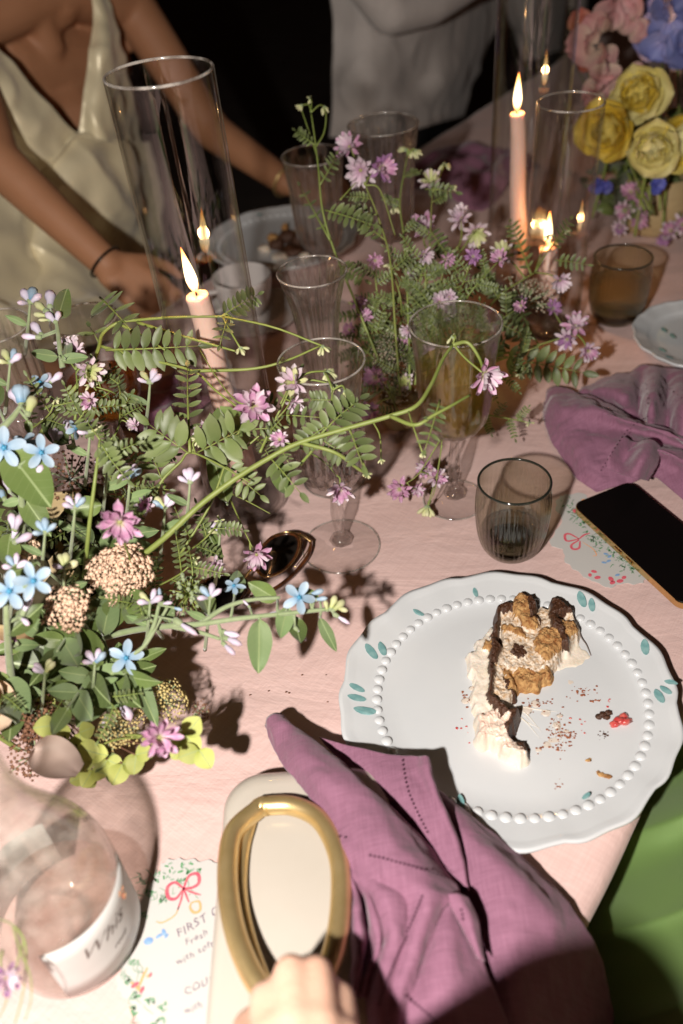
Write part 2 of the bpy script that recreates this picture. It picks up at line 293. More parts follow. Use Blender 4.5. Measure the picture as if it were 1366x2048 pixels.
M = dict(
 cloth=linen('pink_linen', (.70, .505, .475), (.61, .42, .39), th=900, bump=.45, slub=.7, ang=.68, broad=.10, crease=.26),
 napkin=linen('mauve_linen', (.30, .142, .215), (.205, .088, .14), th=1500, bump=1.0, slub=.7, broad=.12, crease=.25),
 stitch=mat('stitch_shadow', (.05, .012, .03), .9),
 wood=mat('table_wood', (.12, .07, .04), .6, (.2, .12, .07), 8, stretch=(1, 12, 1)),
 ground=mat('terrace', (.05, .04, .035), .9, (.08, .065, .055), 6, bump=.5),
 glaze=mat('cream_glaze', (.58, .60, .625), .16, (.63, .645, .665), 9, spec=.5, coat=.5, bump=.12, bscale=60),
 white=mat('white_glaze', (.72, .70, .68), .2, coat=.4), teal=mat('teal_brush', (.12, .28, .29), .25, (.25, .42, .42), 150, coat=.4),
 choc=mat('chocolate', (.045, .016, .008), .45, (.09, .035, .015), 300, bump=.9, bscale=500, dist=.002),
 creamc=mat('crumbled_cream', (.80, .73, .64), .6, (.46, .27, .12), 330, bump=.8, bscale=420, dist=.002),
 sponge=mat('sponge', (.58, .35, .14), .9, (.24, .085, .02), 240, bump=1, bscale=500, dist=.002),
 cream=mat('frosting', (.80, .72, .64), .35, (.72, .62, .50), 90, bump=.4, bscale=220, sss=.2),
 pinkcream=mat('pink_frosting', (.78, .55, .45), .35, (.80, .68, .58), 120, bump=.4, sss=.2),
 berry=mat('berry', (.45, .02, .03), .15, (.6, .15, .12), 200, coat=.8, bump=.5, bscale=300),
 film=mat('cream_film', (.60, .50, .42), .4, (.66, .60, .54), 200, bump=.4, bscale=300),
 smear=mat('smear', (.35, .12, .05), .5, (.2, .05, .02), 300),
 gold=mat('brushed_gold', (.80, .60, .30), .38, (.70, .51, .23), 60, metal=.82, bump=.12, bscale=700),
 goldb=mat('bright_gold', (.75, .5, .22), .2, metal=1), bag=mat('cream_enamel', (.52, .475, .42), .34, (.49, .44, .38), 14, coat=.3, bump=.1, bscale=30),
 phone=mat('phone_glass', (.004, .003, .003), .4, spec=.06), black=mat('black_acetate', (.01, .008, .007), .15, spec=.2), tort=mat('tortoise', (.12, .035, .01), .2, (.02, .008, .004), 60, coat=.5),
 skin=mat('skin', (.72, .46, .35), .5, (.68, .40, .29), 18, sss=.1, bump=.45, bscale=420), skint=mat('tanned_skin', (.42, .20, .105), .6, (.37, .17, .085), 12, sss=.08, bump=.4, bscale=300),
 hair=mat('brown_hair', (.04, .02, .012), .5, (.07, .035, .02), 60, stretch=(1, 1, .1)),
 satin=mat('champagne_satin', (.90, .80, .56), .40, (.82, .72, .48), 5, metal=.15, spec=.8, sheen=.3),
 green=mat('green_satin', (.18, .30, .09), .36, (.15, .25, .07), 6, metal=.35, spec=.7, sheen=.3),
 shirt=linen('white_shirt', (.74, .68, .64), (.64, .58, .55), th=700, bump=.2, slub=.6, broad=.06), dark=mat('dark_cloth', (.012, .01, .01), .9),
 paper=mat('card_paper', (.52, .505, .49), .7), label=mat('label_paper', (.54, .54, .53), .55, (.58, .58, .57), 40, bump=.1), ink=mat('grey_ink', (.16, .13, .12), .7), inkp=mat('purple_ink', (.17, .12, .16), .7),
 pg=mat('print_green', (.06, .22, .09), .7, (.16, .36, .18), 300), pp=mat('print_pink', (.62, .06, .12), .7, (.7, .16, .18), 250), po=mat('print_orange', (.8, .36, .16), .7), pb=mat('print_blue', (.12, .25, .5), .7, (.3, .45, .65), 200), pgr=mat('print_sage', (.26, .36, .27), .7),
 wax=mat('pink_wax', (.82, .56, .47), .4, (.80, .53, .43), 8, sss=.3, ssr=(1, .45, .25)), wick=mat('wick', (.02, .015, .01), .9),
 flame=emis('flame', [(0, (.9, .30, .08)), (.14, (1, .55, .2)), (.35, (1, .82, .5)), (.65, (1, .68, .28)), (.85, (1, .42, .10)), (1, (.9, .2, .03))], 7, 1),
 clear=glass('clear_glass', (.999, .998, .997), (.92, .90, .88), rough=.02, ior=1.6), crystal=glass('cut_glass', (.998, .996, .994), (.90, .88, .86), bump=.12, bscale=40, pw=.3, refr=.22, rough=.035, ior=1.6), foot=glass('foot_glass', (.998, .997, .996), (.92, .90, .88), rough=.06, ior=1.6), rim=glass('rim_glass', (.97, .96, .95), (.93, .90, .88), ior=2.2, refr=.2, rough=.10, frost_glint=.16),  # rim: white mixed in as a painted glint along the edge
 smoke=glass('smoke_glass', (.975, .97, .93), (.60, .58, .47), bump=.1, pw=.25, refr=.08, rough=.04, ior=1.6), amber=glass('smoke_amber', (.965, .95, .86), (.62, .58, .44), pw=.25, refr=.06, rough=.04), smokerim=mat('smoke_rim', (.02, .022, .017), .1, coat=1),
 stemg=glass('stem_glass', (.98, .975, .97), (.85, .82, .8), refr=.12, ior=2.2, rough=.05), smokebase=solidglass('smoke_base', (.42, .44, .26), mixt=.45),
 wine=solidglass('white_wine', (.95, .90, .50), ior=1.33, mixt=.75), rose=solidglass('amber_wine', (.92, .62, .28), ior=1.33, mixt=.5), water=solidglass('water', (.96, .97, .92), ior=1.33, mixt=.6), pinkw=solidglass('pale_rose', (.99, .95, .93), ior=1.34, mixt=.88),
 bottle=glass('bottle_glass', (.998, .996, .99), (.92, .91, .88), bump=1.6, bscale=30, pw=.2, refr=.0, frost_glint=.06, rough=.05, ior=1.5),  # pale share for condensation, and for brightness painted into the glass
 stem=mat('green_stem', (.20, .26, .055), .5, (.27, .32, .09), 90, rand=.1, transl=.1), stemd=mat('grey_green_stem', (.20, .26, .12), .7, (.27, .32, .18), 120, sheen=.3), brownst=mat('brown_stem', (.13, .06, .035), .7),
 leaflet=grad('vetch_leaf', [(0, (.10, .135, .040)), (.5, (.135, .170, .060)), (1, (.18, .21, .10))], rand=.26, rough=.42, sheen=.15),
 leaf=grad('broad_leaf', [(0, (.15, .20, .06)), (.5, (.115, .165, .045)), (1, (.095, .14, .04))], rand=.2, rough=.4, vein=1, sheen=.25),
 leafg=grad('sage_leaf', [(0, (.20, .27, .12)), (1, (.15, .23, .09))], rand=.15, rough=.6, vein=1, sheen=.3),
 lime=grad('lime_bract', [(0, (.32, .36, .08)), (1, (.44, .46, .14))], rand=.15, rough=.6, vein=1),
 pink=grad('pink_petal', [(0, (.45, .42, .25)), (.25, (.60, .40, .50)), (.65, (.50, .24, .40)), (1, (.62, .44, .55))], rand=.1), palepink=grad('pale_petal', [(0, (.45, .28, .38)), (.4, (.62, .46, .56)), (1, (.68, .61, .64))], rand=.1),
 purple=grad('purple_petal', [(0, (.5, .4, .42)), (.4, (.36, .17, .36)), (1, (.48, .28, .48))], rand=.1), creampet=grad('bud_cream', [(0, (.42, .48, .16)), (1, (.68, .66, .42))], rand=.1),
 blue=grad('blue_petal', [(0, (.12, .26, .42)), (.3, (.26, .38, .50)), (1, (.38, .47, .56))], rand=.08, transl=.1), bluec=mat('blue_eye', (.05, .25, .42), .35), lil=grad('lilac_bud', [(0, (.45, .42, .5)), (.5, (.66, .60, .74)), (1, (.72, .56, .68))], rand=.1),
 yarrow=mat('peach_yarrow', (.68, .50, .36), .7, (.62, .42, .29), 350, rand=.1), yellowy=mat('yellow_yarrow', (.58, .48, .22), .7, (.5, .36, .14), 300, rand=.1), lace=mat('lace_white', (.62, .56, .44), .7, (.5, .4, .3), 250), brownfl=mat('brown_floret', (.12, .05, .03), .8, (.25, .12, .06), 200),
 eyeg=mat('calyx', (.30, .34, .10), .6, (.22, .2, .08), 200), rosep=grad('mauve_petal', [(0, (.6, .46, .40)), (1, (.56, .43, .40))], rough=.5), peach=grad('peach_rose', [(0, (.7, .42, .24)), (1, (.74, .58, .44))]),
 yel=grad('yellow_petal', [(0, (.78, .55, .05)), (.5, (.86, .68, .10)), (1, (.90, .78, .24))], rand=.08), yelpale=grad('pale_yellow_petal', [(0, (.84, .72, .18)), (1, (.90, .84, .46))], rand=.08),
 sweet=grad('sweet_pea', [(0, (.62, .50, .40)), (.5, (.70, .42, .40)), (1, (.72, .36, .38))], rand=.1), sweetr=grad('coral_pea', [(0, (.5, .2, .1)), (1, (.55, .16, .12))]), delph=grad('delphinium', [(0, (.20, .22, .5)), (.5, (.24, .27, .58)), (1, (.36, .34, .62))], rand=.15), delphb=grad('deep_delphinium', [(0, (.06, .07, .35)), (1, (.12, .14, .5))]),
 pot=mat('cream_pot', (.5, .38, .2), .6, (.42, .3, .15), 20, stretch=(1, 1, 6)), shadefill=mat('shade_lumps', (.035, .03, .012), .9, (.06, .045, .02), 80, bump=1, bscale=120), cup=mat('cup_glaze', (.62, .58, .57), .2, coat=.4),
)
# ================================================================ the setting
g = part('ground', ([(-12, -8, -.76), (12, -8, -.76), (12, 20, -.76), (-12, 20, -.76)], [(0, 1, 2, 3)]), M['ground'], kind='structure', smooth=False)
EDGE_R, EDGE_L = -.060, -.960
tbl = thing('banquet_table', 'long table hidden under the pink cloth', 'table', tb(1.3, -.51, -.75))
Rt = np.stack([U_, N_, V(0, 0, 1)], 1)
part('tabletop', box(tb(1.3, -.515, -.019), (4.4, .86, .026), Rt), M['wood'], tbl, smooth=False)
for a in (-.75, 3.35):
    for b in (-.16, -.86): part('leg', box(tb(a, b, -.391), (.05, .05, .716), Rt), M['wood'], tbl, smooth=False)
# tablecloth: flat top, rounded edges, hanging sides with soft folds
def cloth_grid():
    us = np.concatenate([np.linspace(-.95, -.1, 20), np.linspace(-.09, 1.6, 180), np.linspace(1.63, 3.55, 60)])
    prof = [(EDGE_L - .020, -.30, 1), (EDGE_L - .016, -.2, .8), (EDGE_L - .012, -.1, .45), (EDGE_L - .009, -.04, .15), (EDGE_L - .006, -.012, .03), (EDGE_L + .001, -.002, 0), (EDGE_L + .010, 0, 0)]
    prof += [(x, 0, 0) for x in np.linspace(EDGE_L + .02, EDGE_R - .02, 96)]
    prof += [(EDGE_R - .010, 0, 0), (EDGE_R - .001, -.002, 0), (EDGE_R + .004, -.010, .02), (EDGE_R + .002, -.03, .05), (EDGE_R - .012, -.1, .25), (EDGE_R - .035, -.2, .5), (EDGE_R - .06, -.30, .7)]
    G = np.zeros((len(us), len(prof), 3))
    for i, u in enumerate(us):
        for j, (n, z, k) in enumerate(prof):
            wv = k * (.022 * math.sin(u * 19 + 1.5 * math.sin(u * 5)) + .012 * math.sin(u * 41))
            s = 1 if n > -.5 else -1
            p = tb(u, n + s * wv, z)
            if k < .2:
                zz = 1.4 * (1 - abs(noise.noise(Vector((p[0] * 3 + 3, p[1] * 9, 0)))) * 3) + noise.noise(Vector((p[0] * 22, p[1] * 14, 4))) * .5
                p[2] += max(-.0008, zz * .0011) - .0012
            G[i, j] = p
    return G
tc_ = part('tablecloth', gridvf(cloth_grid()), M['cloth'])
tag(tc_, 'dusty pink linen tablecloth covering the long table', 'tablecloth'); solid(tc_, .0008, -1)

# ================================================================ glassware
def flip(vf): return vf[0], [f[::-1] for f in vf[1]]
def wall(outer, t=.0012):                    # outer profile bottom->rim, returns outer + rolled rim + inner wall back down
    o = [tuple(p) for p in outer]; inn = [(max(r - t, .0002), z + (t if i == 0 else 0)) for i, (r, z) in enumerate(o)][::-1]
    r, z = o[-1]; return o + [(r - t * .15, z + t * .35), (r - t * .5, z + t * .5), (r - t * .85, z + t * .35)] + inn
def hurricane(px, py, r, h, label, tilt=None, group='clear glass hurricane cylinders'):
    c = at(px, py, .001); t = thing('hurricane_glass', label, 'candle cylinder', c, group)
    prof = [(r * .02, 0), (r * .7, 0), (r * .93, .001), (r, .006)] + [(r, z) for z in np.linspace(.02, h, 14)]
    part('cylinder', lathe(wall(prof, .0022), 72, c, tilt=tilt), M['clear'], t, org=c)
    top = V(0, 0, h)
    if tilt is not None: top = np.array(Matrix.Rotation(tilt[0], 3, 'X') @ Matrix.Rotation(tilt[1], 3, 'Y')) @ top
    ring = [c + top + V(r * math.cos(a), r * math.sin(a), .0005) - V(.0011 * math.cos(a), .0011 * math.sin(a), 0) for a in np.linspace(0, 2 * math.pi, 72, endpoint=False)]
    part('rim', tube(ring, .0013, 8, closed=True), M['rim'], t, org=c)
    return c
def taper(base, top, r0, r1, label, fh=.044, e=.16, holder=True, lean=(0, 0)):
    t = thing('taper_candle', label, 'candle', base, 'pink taper candles'); d = nz(top - base)
    P = [base, base + (top - base) * .02] + [base + (top - base) * k + V(.0012 * math.sin(k * 9), .0008 * math.cos(k * 7), 0) for k in np.linspace(.1, .97, 12)]
    rr = [r0 * .92, r0] + list(np.linspace(r0, r1, 12))
    P += [top - d * .0015, top, top - d * .0008, top - d * .004]; rr += [r1 * 1.0, r1 * .86, r1 * .6, r1 * .12]
    seg = 24; vf = tube(P, rr, seg)
    part('wax', vf, M['wax'], t, org=base)
    part('wick', tube([top - d * .005, top + d * .004, top + d * .008 + V(.001, 0, 0)], [.0009, .0008, .0005], 6), M['wick'], t, org=base)
    f0 = top + d * .003; fd = nz(V(lean[0], lean[1], 1)); FP = [f0 + fd * fh * k for k in (0, .06, .15, .28, .45, .62, .78, .9, 1)]
    part('flame', tube(FP, [.0010, .0032, .0048, .0056, .0050, .0038, .0024, .0012, .0002], 14), M['flame'], t, org=base)
    l = bpy.data.lights.new('candle_glow', 'POINT'); l.energy = e; l.color = (1, .48, .17); l.shadow_soft_size = .006
    lo = bpy.data.objects.new('candle_glow', l); col.objects.link(lo); lo.location = list(f0 + fd * fh * .45 - base); lo.parent = t
    if holder:
        h = thing('candle_holder', 'clear glass candle holder under ' + label.split(' candle')[0].replace('lit ', 'the ') + ' candle', 'candle holder', V(base[0], base[1], .0035), 'clear glass candle holders')
        b = ORG[h]; pr = smoothprof([(.0005, 0), (.030, 0), (.033, .002), (.030, .005), (.016, .009), (.008, .016), (.0075, .022), (.011, .028), (.0135, .033), (.0135, .045)], 30)
        part('cup', lathe(wall(pr, .0018), 40, b), M['crystal'], h, org=b)
        for q in (.010, .015): part('ring', tube([b + V((.024 - q * .5) * math.cos(a), (.024 - q * .5) * math.sin(a), q * .7) for a in np.linspace(0, 6.283, 40, endpoint=False)], .0014, 8, closed=True), M['stemg'], h, org=b)
cL = hurricane(497, 1003, .0435, .44, 'tall clear glass cylinder around the leaning candle at the left', tilt=(-.004, -.012))
taper(V(cL[0] + .002, cL[1], .034), at(393, 590, .252),   .0138, .0110, 'lit pale pink taper candle behind the left flowers', e=.42, lean=(-.12, .0))
cR = hurricane(1037, 606, .0475, .46, 'tall clear glass cylinder around the long candle at the right', tilt=(.002, .004))
taper(V(cR[0], cR[1], .034), at(1034, 226, .262), .0120, .0095, 'lit long pink taper candle in the right cylinder', e=.55)
cS = hurricane(1097, 655, .0390, .292, 'shorter clear glass cylinder around the burnt down candle', tilt=(.0, .012))
taper(V(cS[0], cS[1], .034), at(1095, 492, .107), .0125, .0122, 'lit short stub of pink candle beside the smoked tumbler', e=.45)
cB = hurricane(1322, 330, .040, .33, 'clear glass cylinder behind the yellow flowers')
taper(V(cB[0], cB[1], .034), V(cB[0], cB[1], .21), .0115, .0100, 'lit pink taper candle behind the yellow flowers', e=.5)

def stemware(name, label, px, py, h, R, foot, stemh, prof, ribs, amp, mt='crystal', tilt=None, knob=False, liquid=None, group=None, seg=96, z0=.001):
    c = at(px, py, z0); t = thing(name, label, 'glass', c, group)
    part('foot', lathe([(.0003, 0), (foot * .98, 0), (foot, .0006), (foot, .0014), (foot * .97, .0018), (foot * .55, .0030), (.012, .0048), (.0065, .0075), (.0003, .0085)], 64, c), M['foot'], t, org=c)
    part('foot_rim', tube([c + V(foot * math.cos(a), foot * math.sin(a), .001) for a in np.linspace(0, 6.283, 72, endpoint=False)], .0009, 8, closed=True), M['rim'], t, org=c)
    s = [(.0005, .006), (.0095, .0075), (.0105, .0115), (.0075, .0155), (.0045, .0175), (.0042, .022), (.0058, .035), (.0066, .045), (.0055, stemh * .72), (.0040, stemh * .88), (.0062, stemh * .93), (.0085, stemh * .97), (.0075, stemh * 1.0), (.0005, stemh * 1.02)]
    part('stem', lathe(smoothprof(s, 46), 16, c, ribs=8, amp=.0004), M['stemg'], t, org=c)
    P = smoothprof(prof, 34)
    fn = (lambda r, z, a: r + amp * math.cos(ribs * a) * min(1, max(0, (h - .004 - z) / .02)) * min(1, r / .02)) if ribs else None
    part('bowl', lathe(wall(P, .0013), seg, c, shape=fn), M[mt], t, org=c)
    ring = [c + V((R - .0006) * math.cos(a), (R - .0006) * math.sin(a), h) for a in np.linspace(0, 6.283, 72, endpoint=False)]
    part('rim', tube(ring, .0010, 8, closed=True), M['rim'], t, org=c)
    if liquid:
        lv, lm = liquid; Q = [(max(r - .0022, .0004), z) for r, z in P if z < lv]; Q = [(.0003, Q[0][1] + .002)] + [(r, z + .0016) for r, z in Q]; Q += [(Q[-1][0] + .0004, lv + .0012), (Q[-1][0] - .001, lv), (.0003, lv)]
        part('wine', lathe(Q, 64, c), M[lm], t, org=c)
    return t
rib = dict(ribs=18, amp=.0017)
stemware('wine_glass', 'empty ribbed wine glass with its foot beside the sunglasses', 682, 1093, .222, .0385, .0400, .085, [(.006, .084), (.018, .089), (.028, .100), (.0325, .120), (.0315, .145), (.0300, .170), (.0325, .20), (.0385, .222)], group='ribbed stem glasses', **rib)
stemware('champagne_flute', 'empty trumpet shaped ribbed flute behind the ribbed wine glass', 668, 958, .252, .0335, .0340, .075, [(.004, .074), (.009, .085), (.0125, .110), (.0160, .150), (.0190, .185), (.0235, .22), (.0335, .252)], group='ribbed stem glasses', **rib)
stemware('white_wine_glass', 'glass half full of white wine beside the smoked tumbler', 908, 1000, .214, .0430, .0330, .088, [(.006, .087), (.018, .092), (.029, .104), (.0345, .122), (.0370, .150), (.0385, .18), (.0430, .214)], mt='crystal', liquid=(.168, 'wine'), ribs=14, amp=.0005)
stemware('water_goblet', 'faceted goblet standing before the far dessert plate', 655, 622, .225, .041, .034, .09, [(.006, .088), (.02, .096), (.030, .115), (.033, .15), (.035, .19), (.041, .225)], group='glasses in front of the far plate', **rib)
stemware('water_goblet', 'wide rimmed goblet behind the pink and white clover blossoms', 782, 610, .255, .046, .036, .10, [(.006, .098), (.022, .106), (.034, .128), (.037, .17), (.040, .22), (.046, .255)], group='glasses in front of the far plate', **rib)
stemware('rose_wine_glass', 'stem glass with a little amber wine behind the left flowers', 262, 952, .205, .0345, .033, .085, [(.006, .084), (.022, .090), (.036, .108), (.0395, .13), (.0375, .16), (.0355, .19), (.0345, .205)], mt='clear', liquid=(.132, 'rose'), ribs=0, amp=0)
stemware('ribbed_goblet', 'ribbed goblet standing at the far left edge', 110, 985, .215, .0375, .034, .08, [(.006, .079), (.020, .088), (.031, .11), (.0335, .15), (.034, .19), (.0375, .215)], group='ribbed stem glasses', **rib)

def tumbler(px, py, R, h, label, mt, lv=None, tilt=None):
    c = at(px, py, .001); t = thing('tumbler', label, 'glass', c, 'smoked ribbed tumblers'); rb = R * .66
    P = smoothprof([(rb * .55, 0), (rb * .93, .0015), (R * .80, .010), (R * .93, .026), (R, .048), (R * 1.005, .065), (R * .985, h - .012), (R * .975, h)], 30)
    fn = lambda r, z, a: r + .0005 * math.cos(44 * a) * min(1, max(0, (h - .006 - z) / .01)) * min(1, max(0, (z - .004) / .01))
    part('wall', lathe(wall(P, .0019), 176, c, shape=fn), M[mt], t, org=c)
    part('thick_base', lathe(smoothprof([(.0004, .0022), (rb * .5, .0022), (rb * .84, .0035), (R * .72, .011), (R * .60, .0145), (.0004, .0125)], 22), 48, c), M['smokebase'], t, org=c)
    part('rim', tube([c + V((R * .975 - .001) * math.cos(a), (R * .975 - .001) * math.sin(a), h) for a in np.linspace(0, 6.283, 80, endpoint=False)], .00125, 8, closed=True), M['smokerim'], t, org=c)
    if lv:
        Q = [(max(r - .0026, .0004), z) for r, z in P if .016 < z < lv]; Q = [(.0004, .0165)] + Q + [(Q[-1][0], lv), (.0004, lv)]
        part('water', lathe(Q, 64, c), M['water'], t, org=c)
tumbler(1020, 1099, .0356, .089, 'nearly empty smoked ribbed tumbler above the cake plate', 'smoke', .028)
tumbler(1229, 640, .0388, .092, 'amber tinted ribbed tumbler with water beside the short candle', 'amber', .058)

# ---- rosé bottle
bc = at(158, 1872, .001); bt = thing('wine_bottle', 'clear glass bottle of pale rosé with a white script label', 'bottle', bc)
Pb = smoothprof([(.020, .004), (.036, .0005), (.0430, .004), (.0455, .015), (.0465, .05), (.0465, .080), (.0445, .102), (.0370, .128), (.0250, .156), (.0170, .185), (.0148, .225), (.0145, .285)], 46)
part('body', lathe([(.0003, .012)] + wall(Pb, .0022)[:-2] + [(.0003, .013)], 72, bc), M['bottle'], bt, org=bc)
part('lip', lathe([(.0150, .278), (.0168, .279), (.0170, .288), (.0150, .290), (.0128, .288), (.0126, .279)], 32, bc), M['bottle'], bt, org=bc)
Q = [(.0004, .014), (.034, .005), (.0415, .010), (.0430, .03), (.0436, .052), (.0436, .0535), (.0004, .0532)]
part('wine', lathe(Q, 64, bc), M['pinkw'], bt, org=bc)
def wrap(pts, r, a0, z0): return np.array([bc + V(r * math.cos(a0 + x / r), r * math.sin(a0 + x / r), z0 + y) for x, y in pts])
def label_patch(a0, a1, z0, z1, r=.0470, seg=28):
    G = np.array([[bc + V(r * math.cos(a) * (1 + .0 * z), r * math.sin(a), z) for z in np.linspace(z0, z1, 5)] for a in np.linspace(a0, a1, seg)]); return gridvf(G)
lb = part('front_label', label_patch(math.radians(-84), math.radians(22), .016, .080), M['label'], bt, org=bc); solid(lb, .0002, 1)
lb2 = part('back_label', label_patch(math.radians(105), math.radians(185), .025, .076), M['label'], bt, org=bc); solid(lb2, .0002, 1)
def textvf(s, size, shear=0, spacing=1.0):
    cu = bpy.data.curves.new('lettering', 'FONT'); cu.body = s; cu.size = size; cu.shear = shear; cu.space_character = spacing; cu.resolution_u = 3
    o = bpy.data.objects.new('lettering', cu); col.objects.link(o); dg = bpy.context.evaluated_depsgraph_get(); me = bpy.data.meshes.new_from_object(o.evaluated_get(dg))
    v = np.array([tuple(q.co) for q in me.vertices]).reshape(-1, 3); f = [tuple(p.vertices) for p in me.polygons]; bpy.data.objects.remove(o); bpy.data.curves.remove(cu); return v, f
v, f = textvf('Whis', .017, .5, 1.05)
part('lettering', (wrap([(p[0], p[1]) for p in v], .0474, math.radians(-62), .052), f), M['ink'], lb)
v, f = textvf('rosé', .007, .4); part('lettering', (wrap([(p[0], p[1]) for p in v], .0474, math.radians(-36), .036), f), M['ink'], lb)
for k, (dx, dy) in enumerate(((0, 0), (.003, .004), (-.002, .007), (.002, -.004))):
    part('gold_emblem', (wrap([(dx + .003 * math.cos(a) * (1 if i % 2 else .4), dy + .004 * math.sin(a) * (1 if i % 2 else .4)) for i, a in enumerate(np.linspace(0, 6.283, 10, endpoint=False))], .0474, math.radians(-6), .062), [tuple(range(10))]), M['goldb'], lb)

# ================================================================ china
def bracket(a): # scalloped outline with a pointed notch between lobes
    k = 10; x = (a * k / (2 * math.pi)) % 1; return -.0042 * (1 - abs(math.sin(math.pi * x)) ** .55) + .0012 * math.sin(2 * math.pi * x * 2)
def plate(name, label, c, R, beads, group=None, well=.84, decor=(), tilt=None, seg=180, off=0):
    t = thing(name, label, 'plate', c, group); rw = R * well
    prof = [(.0004, .0015), (rw * .62, .0015), (rw * .66, .0), (rw * .70, .0015), (rw * .97, .0068), (R * .985, .0142), (R, .0165), (R * .998, .0188), (R * .975, .0185), (R * .945, .0165), (R * .925, .0158), (rw * 1.04, .0128), (rw * 1.0, .0118), (rw * .97, .0105), (rw * .93, .0088), (rw * .80, .0076), (rw * .4, .0070), (.0004, .0070)]
    def fn(r, z, a):
        k = max(0, (r - rw * .98) / (R - rw * .98)); return r + bracket(a + .2) * (k ** .8) * R / .14 + off * math.cos(a) * min(1, r / rw) * max(0, 1 - k)
    part('dish', lathe(prof, seg, c, shape=fn), M['glaze'], t, org=c)
    nb = beads; bm = sphere((0, 0, 0), 1, 12, 8); me = bpy.data.meshes.new('bead'); me.from_pydata(bm[0].tolist(), [], bm[1]); me.materials.append(M['glaze']); me.polygons.foreach_set('use_smooth', [True] * len(me.polygons))
    for k in range(nb):
        a = 2 * math.pi * k / nb; br = .0046 * R / .14 * rnd(.92, 1.08)
        Mx = np.diag([br, br, br * .56, 1.0]); Mx[:3, 3] = c + V(rw * .995 * math.cos(a) + off, rw * .995 * math.sin(a), .0112); inst('bead', me, Mx, t)
    for (px, py, dx, dy, ln) in decor:
        p = at(px, py, c[2] + .0138); q = at(px + dx, py + dy, c[2] + .0138); d = nz(q - p); s = np.cross(V(0, 0, 1), d)
        pts = []
        for x, wd in ((0, .10), (.15, .38), (.4, .55), (.7, .5), (.9, .34), (1, .1)): pts.append((x, wd))
        ln2 = ln * 1.05; up = [p + d * ln2 * (x - .5) + s * ln2 * .36 * wd for x, wd in pts]; dn = [p + d * ln2 * (x - .5) - s * ln2 * .42 * wd for x, wd in pts[::-1]]
        pl = np.array(up + dn)
        rr = np.linalg.norm(pl[:, :2] - c[:2], axis=1); pl[:, 2] = c[2] + np.interp(rr, [rw * 1.04, R * .925, R * .945, R * .975], [.0128, .0158, .0165, .0185]) + .0013
        part('painted_leaf', (pl, [tuple(range(len(pl)))]), M['teal'], t, smooth=False)
    return t
pc = at(1009, 1410, .001)
def dec(*L): return [(x, y, math.cos(a) * 10, math.sin(a) * 10, l) for x, y, a, l in L]
D2 = 3.1416 / 180
plate('dinner_plate', 'scalloped cream plate with beaded ring holding the half eaten cake', pc, .1400, 66, None, .803,
      dec((714, 1378, 20 * D2, .014), (714, 1398, 5 * D2, .015), (730, 1422, 5 * D2, .018), (743, 1305, 50 * D2, .017), (765, 1298, 70 * D2, .015), (837, 1226, 25 * D2, .011), (951, 1186, 70 * D2, .010),
          (1163, 1204, 65 * D2, .016), (1183, 1215, 80 * D2, .013), (1289, 1300, 80 * D2, .015), (1318, 1395, 60 * D2, .014), (1330, 1385, 40 * D2, .011), (1340, 1372, 20 * D2, .010), (922, 1605, 80 * D2, .013), (893, 1606, 120 * D2, .012), (1172, 1592, -40 * D2, .008)), off=.004)
plate('dessert_plate', 'far plate with dark cake remains between the cup and goblets', at(566, 492, .001), .128, 54, None, .84, dec((520, 430, 0, .01), (610, 425, 0, .01)), seg=120)
plate('side_plate', 'scalloped plate cut by the right edge above the folded napkin', at(1404, 690, .001), .090, 0, None, .78, dec((1328, 660, 50 * D2, .013), (1345, 672, 50 * D2, .013), (1325, 700, 30 * D2, .012), (1338, 715, 20 * D2, .012)), seg=120)
# cup and saucer
sc_c = at(505, 640, .001); sa = part('saucer', lathe(smoothprof([(.0004, .003), (.025, .002), (.028, 0), (.032, .001), (.060, .009), (.072, .0135), (.0735, .015), (.072, .0155), (.058, .0115), (.030, .005), (.0004, .005)], 44), 64, sc_c), M['cup'], org=sc_c)
tag(sa, 'plain white saucer under the coffee cup', 'saucer')
cc = sc_c + V(-.006, .004, .0065); ct = thing('coffee_cup', 'white porcelain cup behind the leaning candle', 'cup', cc)
part('body', lathe(wall(smoothprof([(.0004, .003), (.017, .0), (.021, .001), (.020, .004), (.030, .012), (.037, .028), (.0405, .048), (.0425, .062)], 26), .0028), 56, cc), M['cup'], ct, org=cc)
part('handle', tube(cr([cc + V(-.036, -.018, .050), cc + V(-.055, -.026, .052), cc + V(-.062, -.030, .038), cc + V(-.050, -.024, .022), cc + V(-.033, -.014, .020)], 20), .0032, 10), M['cup'], ct)

